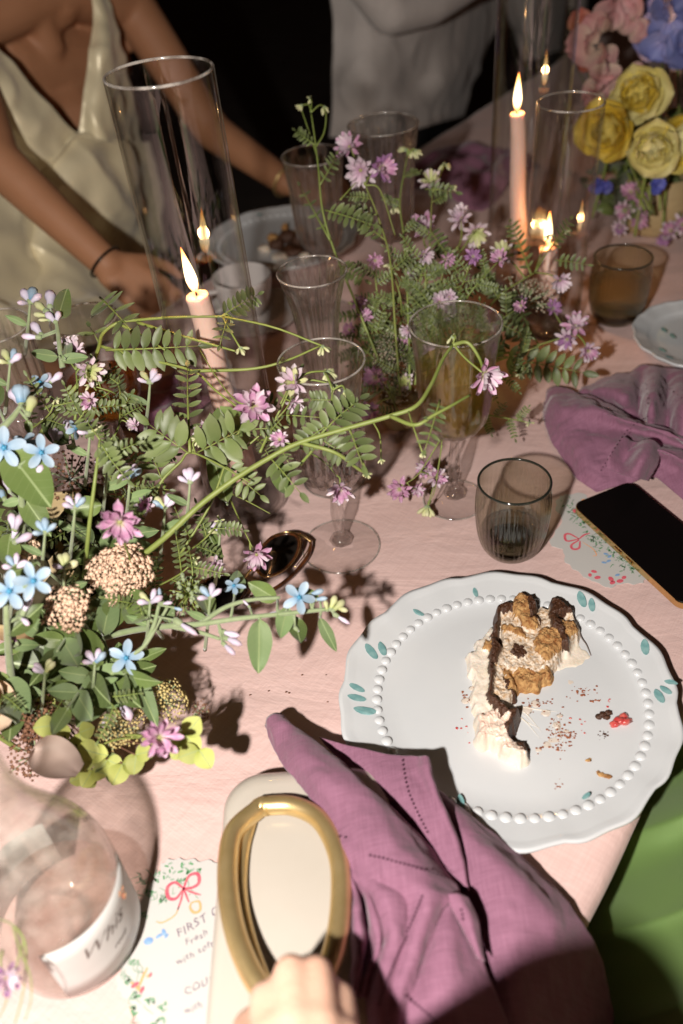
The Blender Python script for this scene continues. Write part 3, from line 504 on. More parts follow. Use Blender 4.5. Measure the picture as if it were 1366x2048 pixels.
# ---- cake: a rough height field, one mesh for each material
def poly(pts): return np.array(pts, float)
def inside(P, q):
    x, y = q[:, 0], q[:, 1]; r = np.zeros(len(q), bool); n = len(P)
    for i in range(n):
        a, b = P[i], P[(i + 1) % n]; c = ((a[1] > y) != (b[1] > y)); xx = (b[0] - a[0]) * (y - a[1]) / (b[1] - a[1] + 1e-12) + a[0]; r ^= c & (x < xx)
    return r
def zc(L): return poly([(880 + x / 3.252, 1180 + y / 3.252) for x, y in L])
cake_t = thing('cake_slice', 'half eaten slice of layered chocolate and sponge cake', 'cake', at(1010, 1370, pc[2] + .0072))
PZ = pc[2] + .0070
layers = [ # material, polygon, height, roughness
 ('frosting', 'cream', zc([(330, 250), (290, 330), (225, 370), (230, 420), (175, 455), (200, 560), (235, 640), (200, 700), (225, 800), (235, 1020), (350, 1045), (400, 1100), (530, 1150), (585, 1120), (480, 1080), (390, 1000), (380, 880), (330, 800), (330, 500), (350, 300)]), .012, .0007),
 ('frosting_smear', 'cream', zc([(760, 420), (860, 330), (960, 400), (985, 440), (920, 500), (820, 520), (700, 520), (660, 600), (700, 480)]), .002, .0004),
 ('cream_layer', 'creamc', zc([(385, 190), (470, 200), (600, 300), (640, 160), (700, 150), (700, 260), (750, 150), (760, 250), (860, 200), (905, 300), (890, 350), (800, 440), (720, 560), (560, 600), (430, 560), (470, 720), (390, 790), (340, 760), (350, 560), (400, 380)]), .015, .0018),
 ('sponge', 'sponge', zc([(465, 110), (545, 100), (575, 170), (575, 250), (640, 300), (600, 320), (530, 300), (480, 240), (465, 160)]), .024, .0028),
 ('sponge', 'sponge', zc([(700, 300), (760, 350), (800, 400), (790, 450), (720, 500), (690, 530), (630, 470), (600, 400), (640, 330)]), .0215, .003),
 ('sponge', 'sponge', zc([(400, 280), (500, 310), (580, 360), (520, 370), (440, 330), (400, 320)]), .020, .0025),
 ('sponge', 'sponge', zc([(470, 580), (560, 560), (640, 590), (700, 540), (735, 570), (715, 610), (650, 620), (640, 670), (600, 660), (500, 650)]), .013, .003),
 ('sponge', 'sponge', zc([(755, 265), (830, 270), (885, 285), (880, 335), (840, 380), (790, 330)]), .022, .0028),
 ('sponge', 'sponge', zc([(410, 560), (460, 570), (480, 640), (505, 690), (450, 700), (430, 640)]), .014, .0025),
 ('sponge', 'sponge', zc([(290, 380), (335, 390), (350, 430), (320, 460), (285, 430)]), .018, .002),
 ('chocolate_layer', 'choc', zc([(370, 165), (470, 145), (470, 205), (385, 215), (378, 330), (355, 380), (400, 440), (350, 560), (340, 760), (400, 800), (450, 850), (520, 820), (500, 870), (470, 960), (430, 1010), (400, 960), (390, 890), (345, 820), (305, 780), (315, 540), (335, 360), (355, 220)]), .0240, .0022),
 ('chocolate_layer', 'choc', zc([(455, 95), (545, 90), (600, 130), (625, 160), (610, 240), (650, 290), (610, 280), (570, 220), (560, 130), (520, 105)]), .026, .0022),
 ('chocolate_layer', 'choc', zc([(695, 140), (760, 130), (810, 160), (870, 230), (820, 220), (770, 230), (745, 240), (790, 320), (835, 390), (820, 440), (790, 430), (760, 350), (700, 280), (700, 200)]), .0255, .0022),
 ('chocolate_layer', 'choc', zc([(470, 420), (540, 430), (550, 480), (500, 505), (460, 470)]), .019, .003),
 ('chocolate_layer', 'choc', zc([(385, 1000), (470, 1010), (560, 1030), (565, 1070), (580, 1100), (540, 1120), (430, 1070)]), .014, .003),
 ('chocolate_layer', 'choc', zc([(415, 620), (440, 640), (450, 700), (510, 720), (480, 730), (430, 690)]), .016, .0025),
 ('rolled_frosting', 'pinkcream', zc([(250, 880), (340, 840), (375, 860), (370, 910), (430, 870), (455, 890), (415, 960), (440, 1020), (560, 1110), (520, 1135), (400, 1100), (350, 1040), (245, 1030)]), .0195, .0025)]
def heightfield(L, parent, z0, step=1.0, warp=6.0, px2=1.0, org=None):
    allp = np.concatenate([l[2] for l in L]); x0, y0 = allp.min(0) - 16; x1, y1 = allp.max(0) + 16
    xs = np.arange(x0, x1, step); ys = np.arange(y0, y1, step); X, Y = np.meshgrid(xs, ys, indexing='ij')
    wx = np.array([[noise.noise(Vector((a * .07, b * .07, 1))) + .5 * noise.noise(Vector((a * .2, b * .2, 7))) + .3 * noise.noise(Vector((a * .5, b * .5, 7))) for b in ys] for a in xs]); wy = np.array([[noise.noise(Vector((a * .07, b * .07, 5))) + .5 * noise.noise(Vector((a * .2, b * .2, 9))) for b in ys] for a in xs])
    rough = np.array([[noise.noise(Vector((a * .07, b * .07, 2))) + .45 * noise.noise(Vector((a * .17, b * .17, 3))) + .28 * noise.noise(Vector((a * .45, b * .45, 3))) for b in ys] for a in xs])
    q = np.stack([(X + wx * warp).ravel(), (Y + wy * warp).ravel()], 1); Z = np.zeros(len(q)); I = np.full(len(q), -1); RG = np.zeros(len(q))
    for k, (nm, mt, P, h, rg) in enumerate(L):
        s = inside(P, q); Z[s] = h; RG[s] = rg; I[s] = k
    Z = Z.reshape(X.shape); I = I.reshape(X.shape); RG = RG.reshape(X.shape)
    Zs = Z.copy()
    for _ in range(17): Zs[1:-1, 1:-1] = (Zs[1:-1, 1:-1] * 2 + Zs[:-2, 1:-1] + Zs[2:, 1:-1] + Zs[1:-1, :-2] + Zs[1:-1, 2:]) / 6
    Zs = np.maximum(0, Zs * .82 + RG * rough * 1.0)
    Pt = np.array([[at(X[i, j], Y[i, j], z0) for j in range(len(ys))] for i in range(len(xs))]); Pt[..., 2] = z0 + Zs - .0006
    for _ in range(7): # skirts: let each layer run down to the plate
        for dx_, dy_ in ((1, 0), (-1, 0), (0, 1), (0, -1)):
            J = np.roll(I, (dx_, dy_), (0, 1)); I = np.where((I < 0) & (J >= 0) & (Zs > .0002), J, I)
    for k, (nm, mt, P, h, rg) in enumerate(L):
        a = I == k; c = a.copy(); c[1:, :] |= a[:-1, :]; c[:, 1:] |= a[:, :-1]; c[1:, 1:] |= a[:-1, :-1]
        # a cell belongs to the layer of its highest corner
        best = np.maximum.reduce([np.where(I[:-1, :-1] >= 0, I[:-1, :-1], -1), I[1:, :-1], I[:-1, 1:], I[1:, 1:]])
        ii, jj = np.where(best == k)
        if len(ii) == 0: continue
        n = len(ys); idx = {}; fs = []; vs = []
        for i, j in zip(ii, jj):
            q4 = []
            for (a_, b_) in ((i, j), (i, j + 1), (i + 1, j + 1), (i + 1, j)):
                key = a_ * n + b_
                if key not in idx: idx[key] = len(vs); vs.append(Pt[a_, b_])
                q4.append(idx[key])
            fs.append(tuple(q4))
        part(nm, (np.array(vs), fs), M[mt], parent)
heightfield(layers, cake_t, PZ)
def lumps(name, pts, mt, parent=None, z=PZ, label=None, cat=None, group=None, kind=None):
    vf = []
    for px, py, r, h in pts:
        v, f = sphere((0, 0, 0), 1, 9, 6); p = at(px, py, z); s = rnd(0, 9)
        d = np.array([1 + .55 * noise.noise(Vector(tuple(x * 1.4 + s))) for x in v]); v = v * d[:, None] * V(r, r * rnd(.6, 1), h) + p + V(0, 0, h * .4); vf.append((v, f))
    o = part(name, join(vf), M[mt], parent)
    return tag(o, label, cat, group, kind)
bt_ = thing('berry_piece', 'bitten red berry piece on the right of the cake plate', 'berry', at(1240, 1445, PZ))
lumps('flesh', [(880 + x / 3.252, 1180 + y / 3.252, r, r * .8) for x, y, r in ((1190, 835, .0048), (1165, 860, .005), (1200, 870, .0052), (1135, 880, .0042), (1215, 850, .004))], 'berry', bt_)
lumps('chocolate_bit', [(880 + x / 3.252, 1180 + y / 3.252, r, r * .7) for x, y, r in ((1060, 820, .004), (1095, 805, .0036), (1035, 830, .003), (1080, 835, .003))], 'choc', bt_)
lumps('crumb', [(880 + x / 3.252, 1180 + y / 3.252, r, r * .6) for x, y, r in ((1045, 1205, .0030), (1075, 1215, .0034), (1095, 1222, .0028), (1030, 1190, .002))], 'sponge', None, label='largest golden cake crumb against the beads at lower right', cat='crumb')
lumps('crumb', [(880 + x / 3.252, 1180 + y / 3.252, r, r * .6) for x, y, r in ((965, 1112, .0024), (975, 1100, .0014))], 'sponge', None, label='small golden crumb left of the largest crumb', cat='crumb')
cr_ = []
for cxx, cyy, n, sx, sy, mt in ((770, 940, 60, 45, 110, 'smear'), (850, 950, 26, 50, 25, 'smear'), (1060, 945, 16, 45, 30, 'choc'), (640, 740, 26, 110, 40, 'smear'), (930, 660, 26, 90, 45, 'smear'), (1000, 720, 8, 30, 10, 'smear'), (1100, 730, 7, 14, 20, 'berry'), (180, 700, 12, 50, 60, 'smear'), (700, 1010, 16, 120, 40, 'smear'), (790, 1280, 12, 60, 40, 'smear'), (150, 900, 7, 70, 60, 'berry'), (880, 860, 10, 80, 60, 'berry')):
    cr_.append((mt, [(880 + random.gauss(cxx, sx * .6) / 3.252, 1180 + random.gauss(cyy, sy * .6) / 3.252, rnd(.0003, .0013), rnd(.0002, .0006)) for _ in range(n)]))
for mt in ('smear', 'choc', 'berry'):
    L = sum([p for a, p in cr_ if a == mt], [])
    lumps('cake_crumbs', L, mt, None, PZ + .0002, {'smear': 'brown crumbs and streaks smeared over the cake plate', 'choc': 'dark chocolate crumbs beside the berry piece', 'berry': 'tiny red berry specks scattered on the cake plate'}[mt], 'crumbs', None, 'stuff')
# thin cream film wiped across the plate
fm = part('cream_streaks', join([tube(cr([at(x, y, PZ + .0002), at(x + dx * .5, y + dy * .5 + rnd(-9, 9), PZ + .0003), at(x + dx, y + dy, PZ + .0002)], 8), [.0001, rnd(.0004, .0009), .0001], 6, flat=.3, up=(1, 0, 0)) for x, y, dx, dy in [(1000 + rnd(-10, 40), 1400 + rnd(-5, 20), rnd(30, 110), rnd(15, 60)) for _ in range(5)] + [(1105 + rnd(-10, 20), 1430, rnd(-10, 20), rnd(40, 75)) for _ in range(4)]]), M['cream'], kind='stuff')
tag(fm, 'thin streaks of cream wiped across the cake plate', 'cream')
lumps('wiped_cream_patches', [(880 + x / 3.252, 1180 + y / 3.252, r, .00025) for x, y, r in ((560, 780, .005), (620, 740, .004), (690, 800, .0045), (760, 880, .004), (740, 980, .005), (820, 920, .003), (700, 1010, .004), (640, 1040, .003), (900, 480, .0045), (960, 430, .003), (170, 720, .004), (210, 640, .003), (850, 600, .003), (780, 820, .0025), (1180, 900, .003))], 'film', None, PZ - .0001, 'thin wiped patches of melted cream on the cake plate', 'cream', None, 'stuff')
st_ = part('cake_wire', tube(cr([at(1158, 1254, PZ + .002), at(1163, 1275, PZ + .004), at(1173, 1290, PZ + .003), at(1182, 1311, PZ + .001)], 14), .0005, 6), M['ink']); tag(st_, 'thin dark stalk lying beside the cake', 'stalk')
ck2 = thing('cake_remains', 'dark chocolate cake remains on the far plate', 'cake', at(570, 490, .008))
lumps('chocolate_piece', [(575, 480, .018, .012), (600, 488, .016, .014), (555, 495, .015, .010), (618, 500, .012, .010), (585, 505, .02, .008)], 'choc', ck2, z=.009); lumps('sponge_piece', [(545, 480, .010, .008), (600, 470, .009, .012), (570, 466, .006, .012)], 'sponge', ck2, z=.009); lumps('cream_piece', [(530, 500, .012, .006), (560, 515, .014, .005), (610, 515, .010, .006)], 'cream', ck2, z=.009)

# ================================================================ phone, cards, sunglasses, clutch
p0 = at(1143, 1008, .0115); pe = nz(at(1366, 1213, .0115) - p0); ps = nz(at(1243, 972, .0115) - p0); ps = nz(ps - pe * ps.dot(pe)); pu = V(0, 0, 1)
PL, PW, PH = .166, .076, .0080
def rrect(l, w_, r, n=8): return [(cx_ + r * math.cos(a), cy_ + r * math.sin(a)) for cx_, cy_, a0 in ((l - r, w_ - r, 0), (r, w_ - r, 90), (r, r, 180), (l - r, r, 270)) for a in [math.radians(a0 + k * 90 / n) for k in range(n + 1)]]
def prism(pts, zs, insets, fr):              # stacked outlines, each inset, in a local frame
    o, ex, ey, ez = fr; c = np.mean(pts, 0); vs = []; k = len(pts)
    for z, s in zip(zs, insets):
        for x, y in pts:
            d = np.array([x, y]) - c; l = np.linalg.norm(d); q = c + d * (1 - s / l); vs.append(o + ex * q[0] + ey * q[1] + ez * z)
    fs = [(i * k + j, i * k + (j + 1) % k, (i + 1) * k + (j + 1) % k, (i + 1) * k + j) for i in range(len(zs) - 1) for j in range(k)]
    fs += [tuple(range(k))[::-1], tuple((len(zs) - 1) * k + j for j in range(k))]; return np.array(vs), fs
ph = thing('smartphone', 'black phone with gold edge lying face up by the folded napkin', 'phone', p0 - pu * .008)
fr = (p0 - pu * PH, pe, ps, pu); out = rrect(PL, PW, .011)
part('case', prism(out, [0, .0008, .0072, .0078], [.0006, 0, 0, .0004], fr), M['goldb'], ph, smooth=False)
part('screen', prism(out, [.0078, .0082], [.0014, .0018], fr), M['phone'], ph, smooth=False)
for k in (.075, .092): part('side_button', box(p0 - pu * .0040 + pe * k - ps * .0004, (.010, .0012, .0025), np.stack([pe, ps, pu], 1)), M['goldb'], ph, smooth=False)

def card(name, label, outline, z, mats):
    c = at(*np.mean(outline, 0), z); pts = cr(np.array([at(x, y, z) for x, y in outline] + [at(*outline[0], z)]), len(outline) * 7)[:-1]
    pts = np.array([p + V(.0009 * math.sin(i * 1.1), .0009 * math.cos(i * 1.3), 0) for i, p in enumerate(pts)])
    k = len(pts); vs = np.concatenate([pts, pts + V(0, 0, .0005)]); fs = [tuple(range(k))[::-1], tuple(range(k, 2 * k))] + [(j, (j + 1) % k, k + (j + 1) % k, k + j) for j in range(k)]
    o = part(name, (vs, fs), M['paper'], smooth=False); return tag(o, label, 'card')
def stroke(pts, w_, z): # a flat inked line
    P = cr(np.array([at(x, y, z) for x, y in pts]), max(4, len(pts) * 4)); T = np.gradient(P, axis=0); S = np.cross(T, V(0, 0, 1)); S /= np.maximum(np.linalg.norm(S, axis=1, keepdims=True), 1e-9)
    k = len(P); wd = w_ * .5 * (.35 + .65 * np.sin(np.linspace(.25, math.pi - .25, k)))[:, None]; vs = np.concatenate([P + S * wd, P - S * wd]); return vs, [(i, i + 1, k + i + 1, k + i) for i in range(k - 1)]
def dab(x, y, r, z, a=0, asp=.5): c = at(x, y, z); return np.array([c + r * V(math.cos(q) * math.cos(a) - asp * math.sin(q) * math.sin(a), math.cos(q) * math.sin(a) + asp * math.sin(q) * math.cos(a), 0) for q in np.linspace(0, 6.283, 10, endpoint=False)]), [tuple(range(10))]
def prints(parent, z, items):
    for nm, mt, vf in items:
        if len(vf) > 12: part(nm, join(vf), M[mt], parent, smooth=False, kind='stuff')
        else:
            for q in vf: part(nm, q, M[mt], parent, smooth=False)
Z1 = .0024; Z1p = Z1 + .0007
c1 = card('menu_card', 'die cut floral menu card under the cream clutch', [(232, 1960), (258, 1900), (262, 1840), (285, 1800), (300, 1770), (318, 1745), (330, 1722), (360, 1718), (400, 1722), (440, 1730), (470, 1800), (470, 2060), (420, 2120), (330, 2100), (290, 2060), (262, 2010), (238, 1985)], Z1, None)
gv, sg, pk, orr, bl = [], [], [], [], []
for (x, y, s) in ((345, 1742, 22), (322, 1755, 14), (375, 1735, 14), (395, 1745, 10), (300, 1790, 12), (285, 1830, 10), (270, 1990, 12), (265, 2020, 14), (300, 2000, 10), (325, 2015, 12), (318, 2045, 12), (270, 1925, 10), (255, 1960, 9), (330, 1800, 10), (365, 1765, 12)):
    for k in range(9):
        a = rnd(0, 6.28); d = rnd(.2, 1) * s; gv.append(dab(x + d * math.cos(a), y + d * math.sin(a) * .8, rnd(.0012, .0026), Z1p, rnd(0, 3), .4)) if k % 2 else sg.append(dab(x + d * math.cos(a), y + d * math.sin(a) * .8, rnd(.001, .002), Z1p + .00005, rnd(0, 3), .4))
for k in range(22):
    x, y = rnd(255, 400), rnd(1735, 1800); sg.append(stroke([(x, y), (x + rnd(-8, 12), y + rnd(5, 14)), (x + rnd(-14, 16), y + rnd(10, 26))], .0007, Z1p))
for k in range(16):
    x, y = rnd(245, 300), rnd(1900, 2040); sg.append(stroke([(x, y), (x + rnd(-8, 12), y + rnd(5, 14)), (x + rnd(-10, 20), y + rnd(10, 26))], .0007, Z1p))
pk += [stroke([(367, 1777), (350, 1765), (335, 1775), (337, 1795), (352, 1797), (367, 1777)], .0026, Z1p + .0001), stroke([(367, 1777), (378, 1752), (395, 1748), (398, 1765), (385, 1775), (367, 1777)], .0026, Z1p + .0001), stroke([(367, 1777), (362, 1800), (355, 1820)], .0015, Z1p + .0001), stroke([(367, 1777), (378, 1805)], .0015, Z1p + .0001), stroke([(368, 1778), (385, 1785), (402, 1790)], .0015, Z1p + .0001)]
orr += [stroke([(383, 1805), (398, 1803), (400, 1820), (388, 1825), (380, 1815), (383, 1805)], .002, Z1p + .0001), stroke([(312, 1843), (325, 1845), (350, 1830), (358, 1812)], .0011, Z1p + .0001), stroke([(295, 1935), (285, 1955), (278, 1975)], .002, Z1p + .0001), stroke([(262, 1965), (275, 1975), (282, 1985)], .0022, Z1p + .0001), stroke([(293, 1955), (300, 1948)], .002, Z1p + .0001)]
pk += [dab(270, 1970, .003, Z1p + .00012, .5), dab(284, 1980, .0026, Z1p + .00012, 1.2), dab(301, 1950, .0018, Z1p + .00012, 1.2)]
bl += [dab(297, 1882, .0034, Z1p, 0, .8), dab(318, 1872, .0026, Z1p, .5), dab(328, 1865, .003, Z1p, 2), dab(333, 1872, .002, Z1p, 1)]
prints(c1, Z1, [('printed_foliage', 'pg', gv), ('printed_tendrils', 'pgr', sg), ('printed_pink_stroke', 'pp', pk), ('printed_orange_ribbon', 'po', orr), ('printed_blue_flower', 'pb', bl)])
def hand_text(s, px, py, px2, py2, size, parent, z, mt='inkp'):
    v, f = textvf(s, size, .15, 1.15); p = at(px, py, z); d = nz(at(px2, py2, z) - p); q = np.cross(V(0, 0, 1), d)
    v = np.array([p + d * a + q * (b + .0006 * math.sin(a * 900)) for a, b, _ in v]); part('handwriting', (v, f), M[mt], parent, smooth=False)
hand_text('FIRST COURSE', 356, 1876, 420, 1838, .0085, c1, Z1p); hand_text('Fresh', 372, 1892, 430, 1862, .0065, c1, Z1p); hand_text('with soft', 354, 1932, 420, 1895, .0065, c1, Z1p)
hand_text('COURSE', 370, 1992, 430, 1962, .007, c1, Z1p); hand_text('with', 370, 2030, 430, 2000, .006, c1, Z1p)
Z2 = .0012; Z2p = Z2 + .0007
c2 = card('place_card', 'die cut floral card half under the black phone', [(1128, 990), (1168, 988), (1185, 1010), (1235, 1050), (1300, 1100), (1330, 1150), (1296, 1158), (1278, 1168), (1240, 1168), (1218, 1176), (1196, 1166), (1178, 1160), (1150, 1140), (1130, 1122), (1126, 1100), (1100, 1090), (1110, 1065), (1125, 1040), (1112, 1018), (1116, 998)], Z2, None)
gv, sg, pk, bl, orr = [], [], [], [], []
for k in range(150):
    t = random.random(); x = 1128 + t * 165 + rnd(-14, 14); y = 1000 + t * 150 + rnd(-22, 12) + 24 * math.sin(t * 3.1)
    if not inside(poly([(1120, 995), (1165, 992), (1185, 1012), (1290, 1105), (1310, 1145), (1276, 1160), (1220, 1168), (1155, 1138), (1105, 1088), (1126, 1042), (1114, 1018)]), np.array([[x, y]]))[0]: continue
    (gv if k % 2 else sg).append(dab(x, y, rnd(.0012, .0026), Z2p, rnd(0, 3), .38) if k % 3 else stroke([(x, y), (x + rnd(-6, 6), y + rnd(-8, 4)), (x + rnd(-12, 12), y + rnd(-12, 8))], .0008, Z2p))
pk += [stroke([(1158, 1078), (1140, 1068), (1130, 1070), (1134, 1082), (1158, 1078)], .0026, Z2p + .0001), stroke([(1158, 1078), (1168, 1070), (1180, 1066)], .002, Z2p + .0001), stroke([(1158, 1080), (1143, 1090), (1146, 1098), (1158, 1096), (1160, 1082)], .0026, Z2p + .0001)]
for x, y in ((1188, 1143), (1180, 1150), (1195, 1155), (1240, 1162), (1225, 1165), (1222, 1158), (1150, 1022), (1158, 1018), (1248, 1155)): pk.append(dab(x, y, rnd(.0024, .0036), Z2p + .0001, rnd(0, 3), .7))
for x, y in ((1212, 1108), (1217, 1122), (1208, 1125), (1219, 1113), (1235, 1150)): bl.append(dab(x, y, .0026, Z2p + .0001, rnd(0, 3), .6))
orr += [stroke([(1165, 1084), (1186, 1098), (1193, 1110), (1186, 1112)], .001, Z2p + .0001), dab(1168, 1000, .003, Z2p + .0001, 0, .6)]
prints(c2, Z2, [('printed_foliage', 'pg', gv), ('printed_tendrils', 'pgr', sg), ('printed_pink_stroke', 'pp', pk), ('printed_blue_flower', 'pb', bl), ('printed_orange_ribbon', 'po', orr)])

# sunglasses, lying folded, lens up
sgc = at(560, 1120, .002); sgt = thing('sunglasses', 'dark folded sunglasses with gold detail under the flowers', 'sunglasses', sgc)
def lens(pts, z, lean): # one eye: outline in the photograph, raised edge
    P = cr(np.array([at(x, y, z + lean * (1 if y < 1110 else 0)) for x, y in pts] + [at(*pts[0], z + lean * (1 if pts[0][1] < 1110 else 0))]), 49)[:-1]; return P
le = lens([(527, 1092), (545, 1076), (572, 1068), (592, 1072), (598, 1090), (590, 1115), (570, 1138), (540, 1152), (520, 1146), (514, 1122)], .016, .006)
part('lens', (np.concatenate([le, [le.mean(0) + V(0, 0, .002)]]), [(i, (i + 1) % 48, 48) for i in range(48)]), M['black'], sgt)
part('lens_frame', tube(le, .0016, 8, closed=True), M['tort'], sgt)
part('gold_rim', tube([p + (p - le.mean(0)) * .07 + V(0, 0, .001) for p in le], .0007, 6, closed=True), M['goldb'], sgt)
le2 = np.array([at(*p, .014) for p in ((395, 1195), (415, 1160), (455, 1150), (490, 1158), (492, 1182), (470, 1210), (430, 1225), (400, 1218))]); le2 = cr(np.concatenate([le2, le2[:1]]), 41)[:-1]
part('lens', (np.concatenate([le2, [le2.mean(0)]]), [(i, (i + 1) % 40, 40) for i in range(40)]), M['black'], sgt); part('lens_frame', tube(le2, .0016, 8, closed=True), M['tort'], sgt)
part('bridge', tube(cr([at(512, 1140, .018), at(500, 1142, .020), at(488, 1158, .016)], 10), .0013, 8), M['goldb'], sgt)
part('temple', tube(cr([at(598, 1074, .018), at(620, 1082, .014), at(616, 1112, .008), at(585, 1150, .006), at(545, 1180, .005), at(500, 1195, .005)], 24), .0020, 8, flat=.6), M['tort'], sgt)
part('gold_hinge', tube(cr([at(590, 1068, .018), at(606, 1072, .018), at(623, 1084, .014)], 10), .0017, 8), M['goldb'], sgt)
part('gold_trim', tube(cr([at(621, 1086, .015), at(613, 1105, .012), at(590, 1135, .010)], 10), .0007, 6), M['goldb'], sgt)

# clutch with gold ring handle
cz = .040; kb = thing('clutch_bag', 'cream hard clutch bag with big oval gold ring handle', 'handbag', at(560, 1850, .003))
oc = at(402, 2060, cz); ex = nz(at(440, 1620, cz) - oc); ey = V(ex[1], -ex[0], 0); Lc, Wc = np.linalg.norm(at(440, 1560, cz) - oc) + .11, .128
oc = oc - ex * .10
ol = rrect(Lc, Wc, .030, 12)
part('body', prism(ol, [0, .001, .004, .010, .018, .026, .032, .0365, .0390, .0400], [.012, .009, .005, .0015, 0, .0005, .003, .007, .012, .019], (oc - V(0, 0, cz - .002), ex, ey, V(0, 0, 1))), M['bag'], kb)
part('clasp_seam', prism(ol, [.0185, .0195], [-.0006, -.0006], (oc - V(0, 0, cz - .002), ex, ey, V(0, 0, 1))), M['goldb'], kb)
HZ = .049
hp = [(524, 1612, HZ), (470, 1660, HZ + .004), (456, 1720, HZ + .008), (458, 1800, HZ + .010), (478, 1890, HZ + .014), (520, 1975, HZ + .018), (575, 2015, HZ + .020), (630, 1985, HZ + .018), (668, 1900, HZ + .014), (682, 1800, HZ + .010), (676, 1710, HZ + .008), (640, 1640, HZ + .003), (585, 1612, HZ)]
hP = cr(np.array([at(*p) for p in hp] + [at(*hp[0])]), 90)[:-1]
part('ring_handle', tube(hP, [.0070] * 90, 18, closed=True), M['gold'], kb)
hp2 = [(500, 1640, .046), (484, 1700, .046), (478, 1780, .048), (490, 1860, .052), (520, 1950, .058), (545, 1990, .064)]
part('handle_shade_band', tube(cr(np.array([at(*p) for p in hp2]), 30), .0055, 12, up=(0, 0, 1), flat=.7), M['gold'], kb)  # added band standing in for the reflection and shade inside the ring
part('handle_mount', tube(cr([at(515, 1618, .040), at(520, 1614, .046), at(535, 1612, .052)], 8), .007, 14), M['gold'], kb)
# ================================================================ napkins
def pz(rows): return [[at(*p) for p in r] for r in rows]
def cloth_patch(rows, nu, nv, amp=.0012, sc_=34, seed=0):
    G = surf(pz(rows) if not isinstance(rows[0][0], np.ndarray) else rows, nu, nv)
    G = crumple(G, amp * 1.25, sc_, seed); G = crumple(G, amp * .45, sc_ * 2.7, seed + 3, True); return crumple(G, amp * .16, sc_ * 6, seed + 5, False)
def hem(G, edges, d=.0011):                  # a doubled, slightly thicker border
    Nn = normals(G); Nn[Nn[..., 2] < 0] *= -1
    return G
def napkin(name, label, patches, stitches, cat='napkin', thick=.0012):
    vf = join([gridvf(G) for G in patches]); o = part(name, vf, M['napkin']); tag(o, label, cat, 'mauve linen napkins'); solid(o, thick, 0)
    S = np.concatenate([G.reshape(-1, 3) for G in patches]); pr = proj(S); NN = np.concatenate([normals(G).reshape(-1, 3) for G in patches])
    cam_ = V(0, 0, H); dd = np.linalg.norm(S - cam_, axis=1); dots = []
    for line in stitches:
        L = cr(np.array(line, float), 200); dist = np.concatenate([[0], np.cumsum(np.linalg.norm(np.diff(L, axis=0), axis=1))]); n = int(dist[-1] / 8.5)
        for k in range(n):
            q = np.array([np.interp(dist[-1] * (k + .5) / n, dist, L[:, 0]), np.interp(dist[-1] * (k + .5) / n, dist, L[:, 1])])
            e = np.linalg.norm(pr - q, axis=1); c_ = np.where(e < max(8, e.min() + 2))[0]; i = c_[np.argmin(dd[c_])]; j = c_[np.argsort(dd[c_])[:4]]
            p = S[i] + ray(*q) * 0; v = ray(*q); t = np.dot(S[i] - cam_, v) / np.dot(v, v); p = cam_ + v * t
            nn = NN[i]; vw = nz(cam_ - p); nn = nn if nn.dot(vw) > 0 else -nn
            Lk = L[min(199, int(199 * (k + .5) / n) + 2)] - L[max(0, int(199 * (k + .5) / n) - 2)]
            d = nz(ray(*(q + nz(np.append(Lk, 0))[:2] * 4)) / F - v / F); 
            c = p + nn * .0009 + vw * .0004; Mx = frame(c, d, nn); rr = .00095
            dots.append((np.array([c + Mx[:3, 0] * rr * math.cos(a) + Mx[:3, 1] * rr * .8 * math.sin(a) for a in np.linspace(0, 6.283, 8, endpoint=False)]), [tuple(range(8))]))
    if dots: part('hemstitch', join(dots), M['stitch'], o, smooth=False, kind='stuff')
    return o
A = [[(535, 1450, .026), (538, 1437, .034), (551, 1431, .037), (566, 1436, .032), (577, 1448, .024)],
     [(548, 1490, .028), (565, 1480, .042), (590, 1472, .046), (612, 1476, .042), (632, 1496, .026)],
     [(590, 1558, .042), (622, 1550, .058), (655, 1540, .062), (690, 1540, .056), (718, 1562, .034)],
     [(640, 1620, .050), (682, 1618, .064), (725, 1612, .069), (772, 1614, .062), (808, 1642, .038)],
     [(662, 1690, .054), (712, 1692, .064), (765, 1690, .073), (825, 1692, .066), (874, 1720, .042)],
     [(667, 1728, .056), (722, 1742, .060), (785, 1748, .071), (850, 1760, .067), (915, 1786, .048)],
     [(722, 1778, .050), (770, 1792, .066), (812, 1796, .062), (858, 1797, .068), (897, 1800, .058)],
     [(757, 1850, .046), (785, 1850, .064), (815, 1846, .058), (845, 1842, .064), (872, 1838, .054)],
     [(764, 1890, .045), (784, 1900, .058), (806, 1900, .054), (828, 1900, .058), (848, 1898, .050)],
     [(735, 1962, .045), (762, 1965, .055), (786, 1965, .052), (806, 1965, .055), (824, 1962, .048)],
     [(742, 2070, .045), (758, 2070, .050), (774, 2070, .052), (788, 2070, .052), (802, 2070, .046)]]
Fp = [[(890, 1788, .060), (915, 1788, .062), (935, 1795, .058)], [(903, 1812, .058), (932, 1822, .062), (953, 1838, .054)], [(930, 1866, .055), (948, 1876, .058), (962, 1890, .052)], [(955, 1912, .052), (961, 1918, .053), (967, 1924, .050)]]
Dp = [[(888, 1806, .048), (898, 1800, .052), (908, 1806, .048)], [(866, 1850, .048), (896, 1850, .056), (930, 1856, .046)], [(838, 1920, .046), (895, 1925, .058), (965, 1930, .040)], [(812, 1990, .046), (900, 1990, .056), (990, 1995, .038)], [(785, 2080, .044), (905, 2080, .052), (1024, 2080, .034)]]
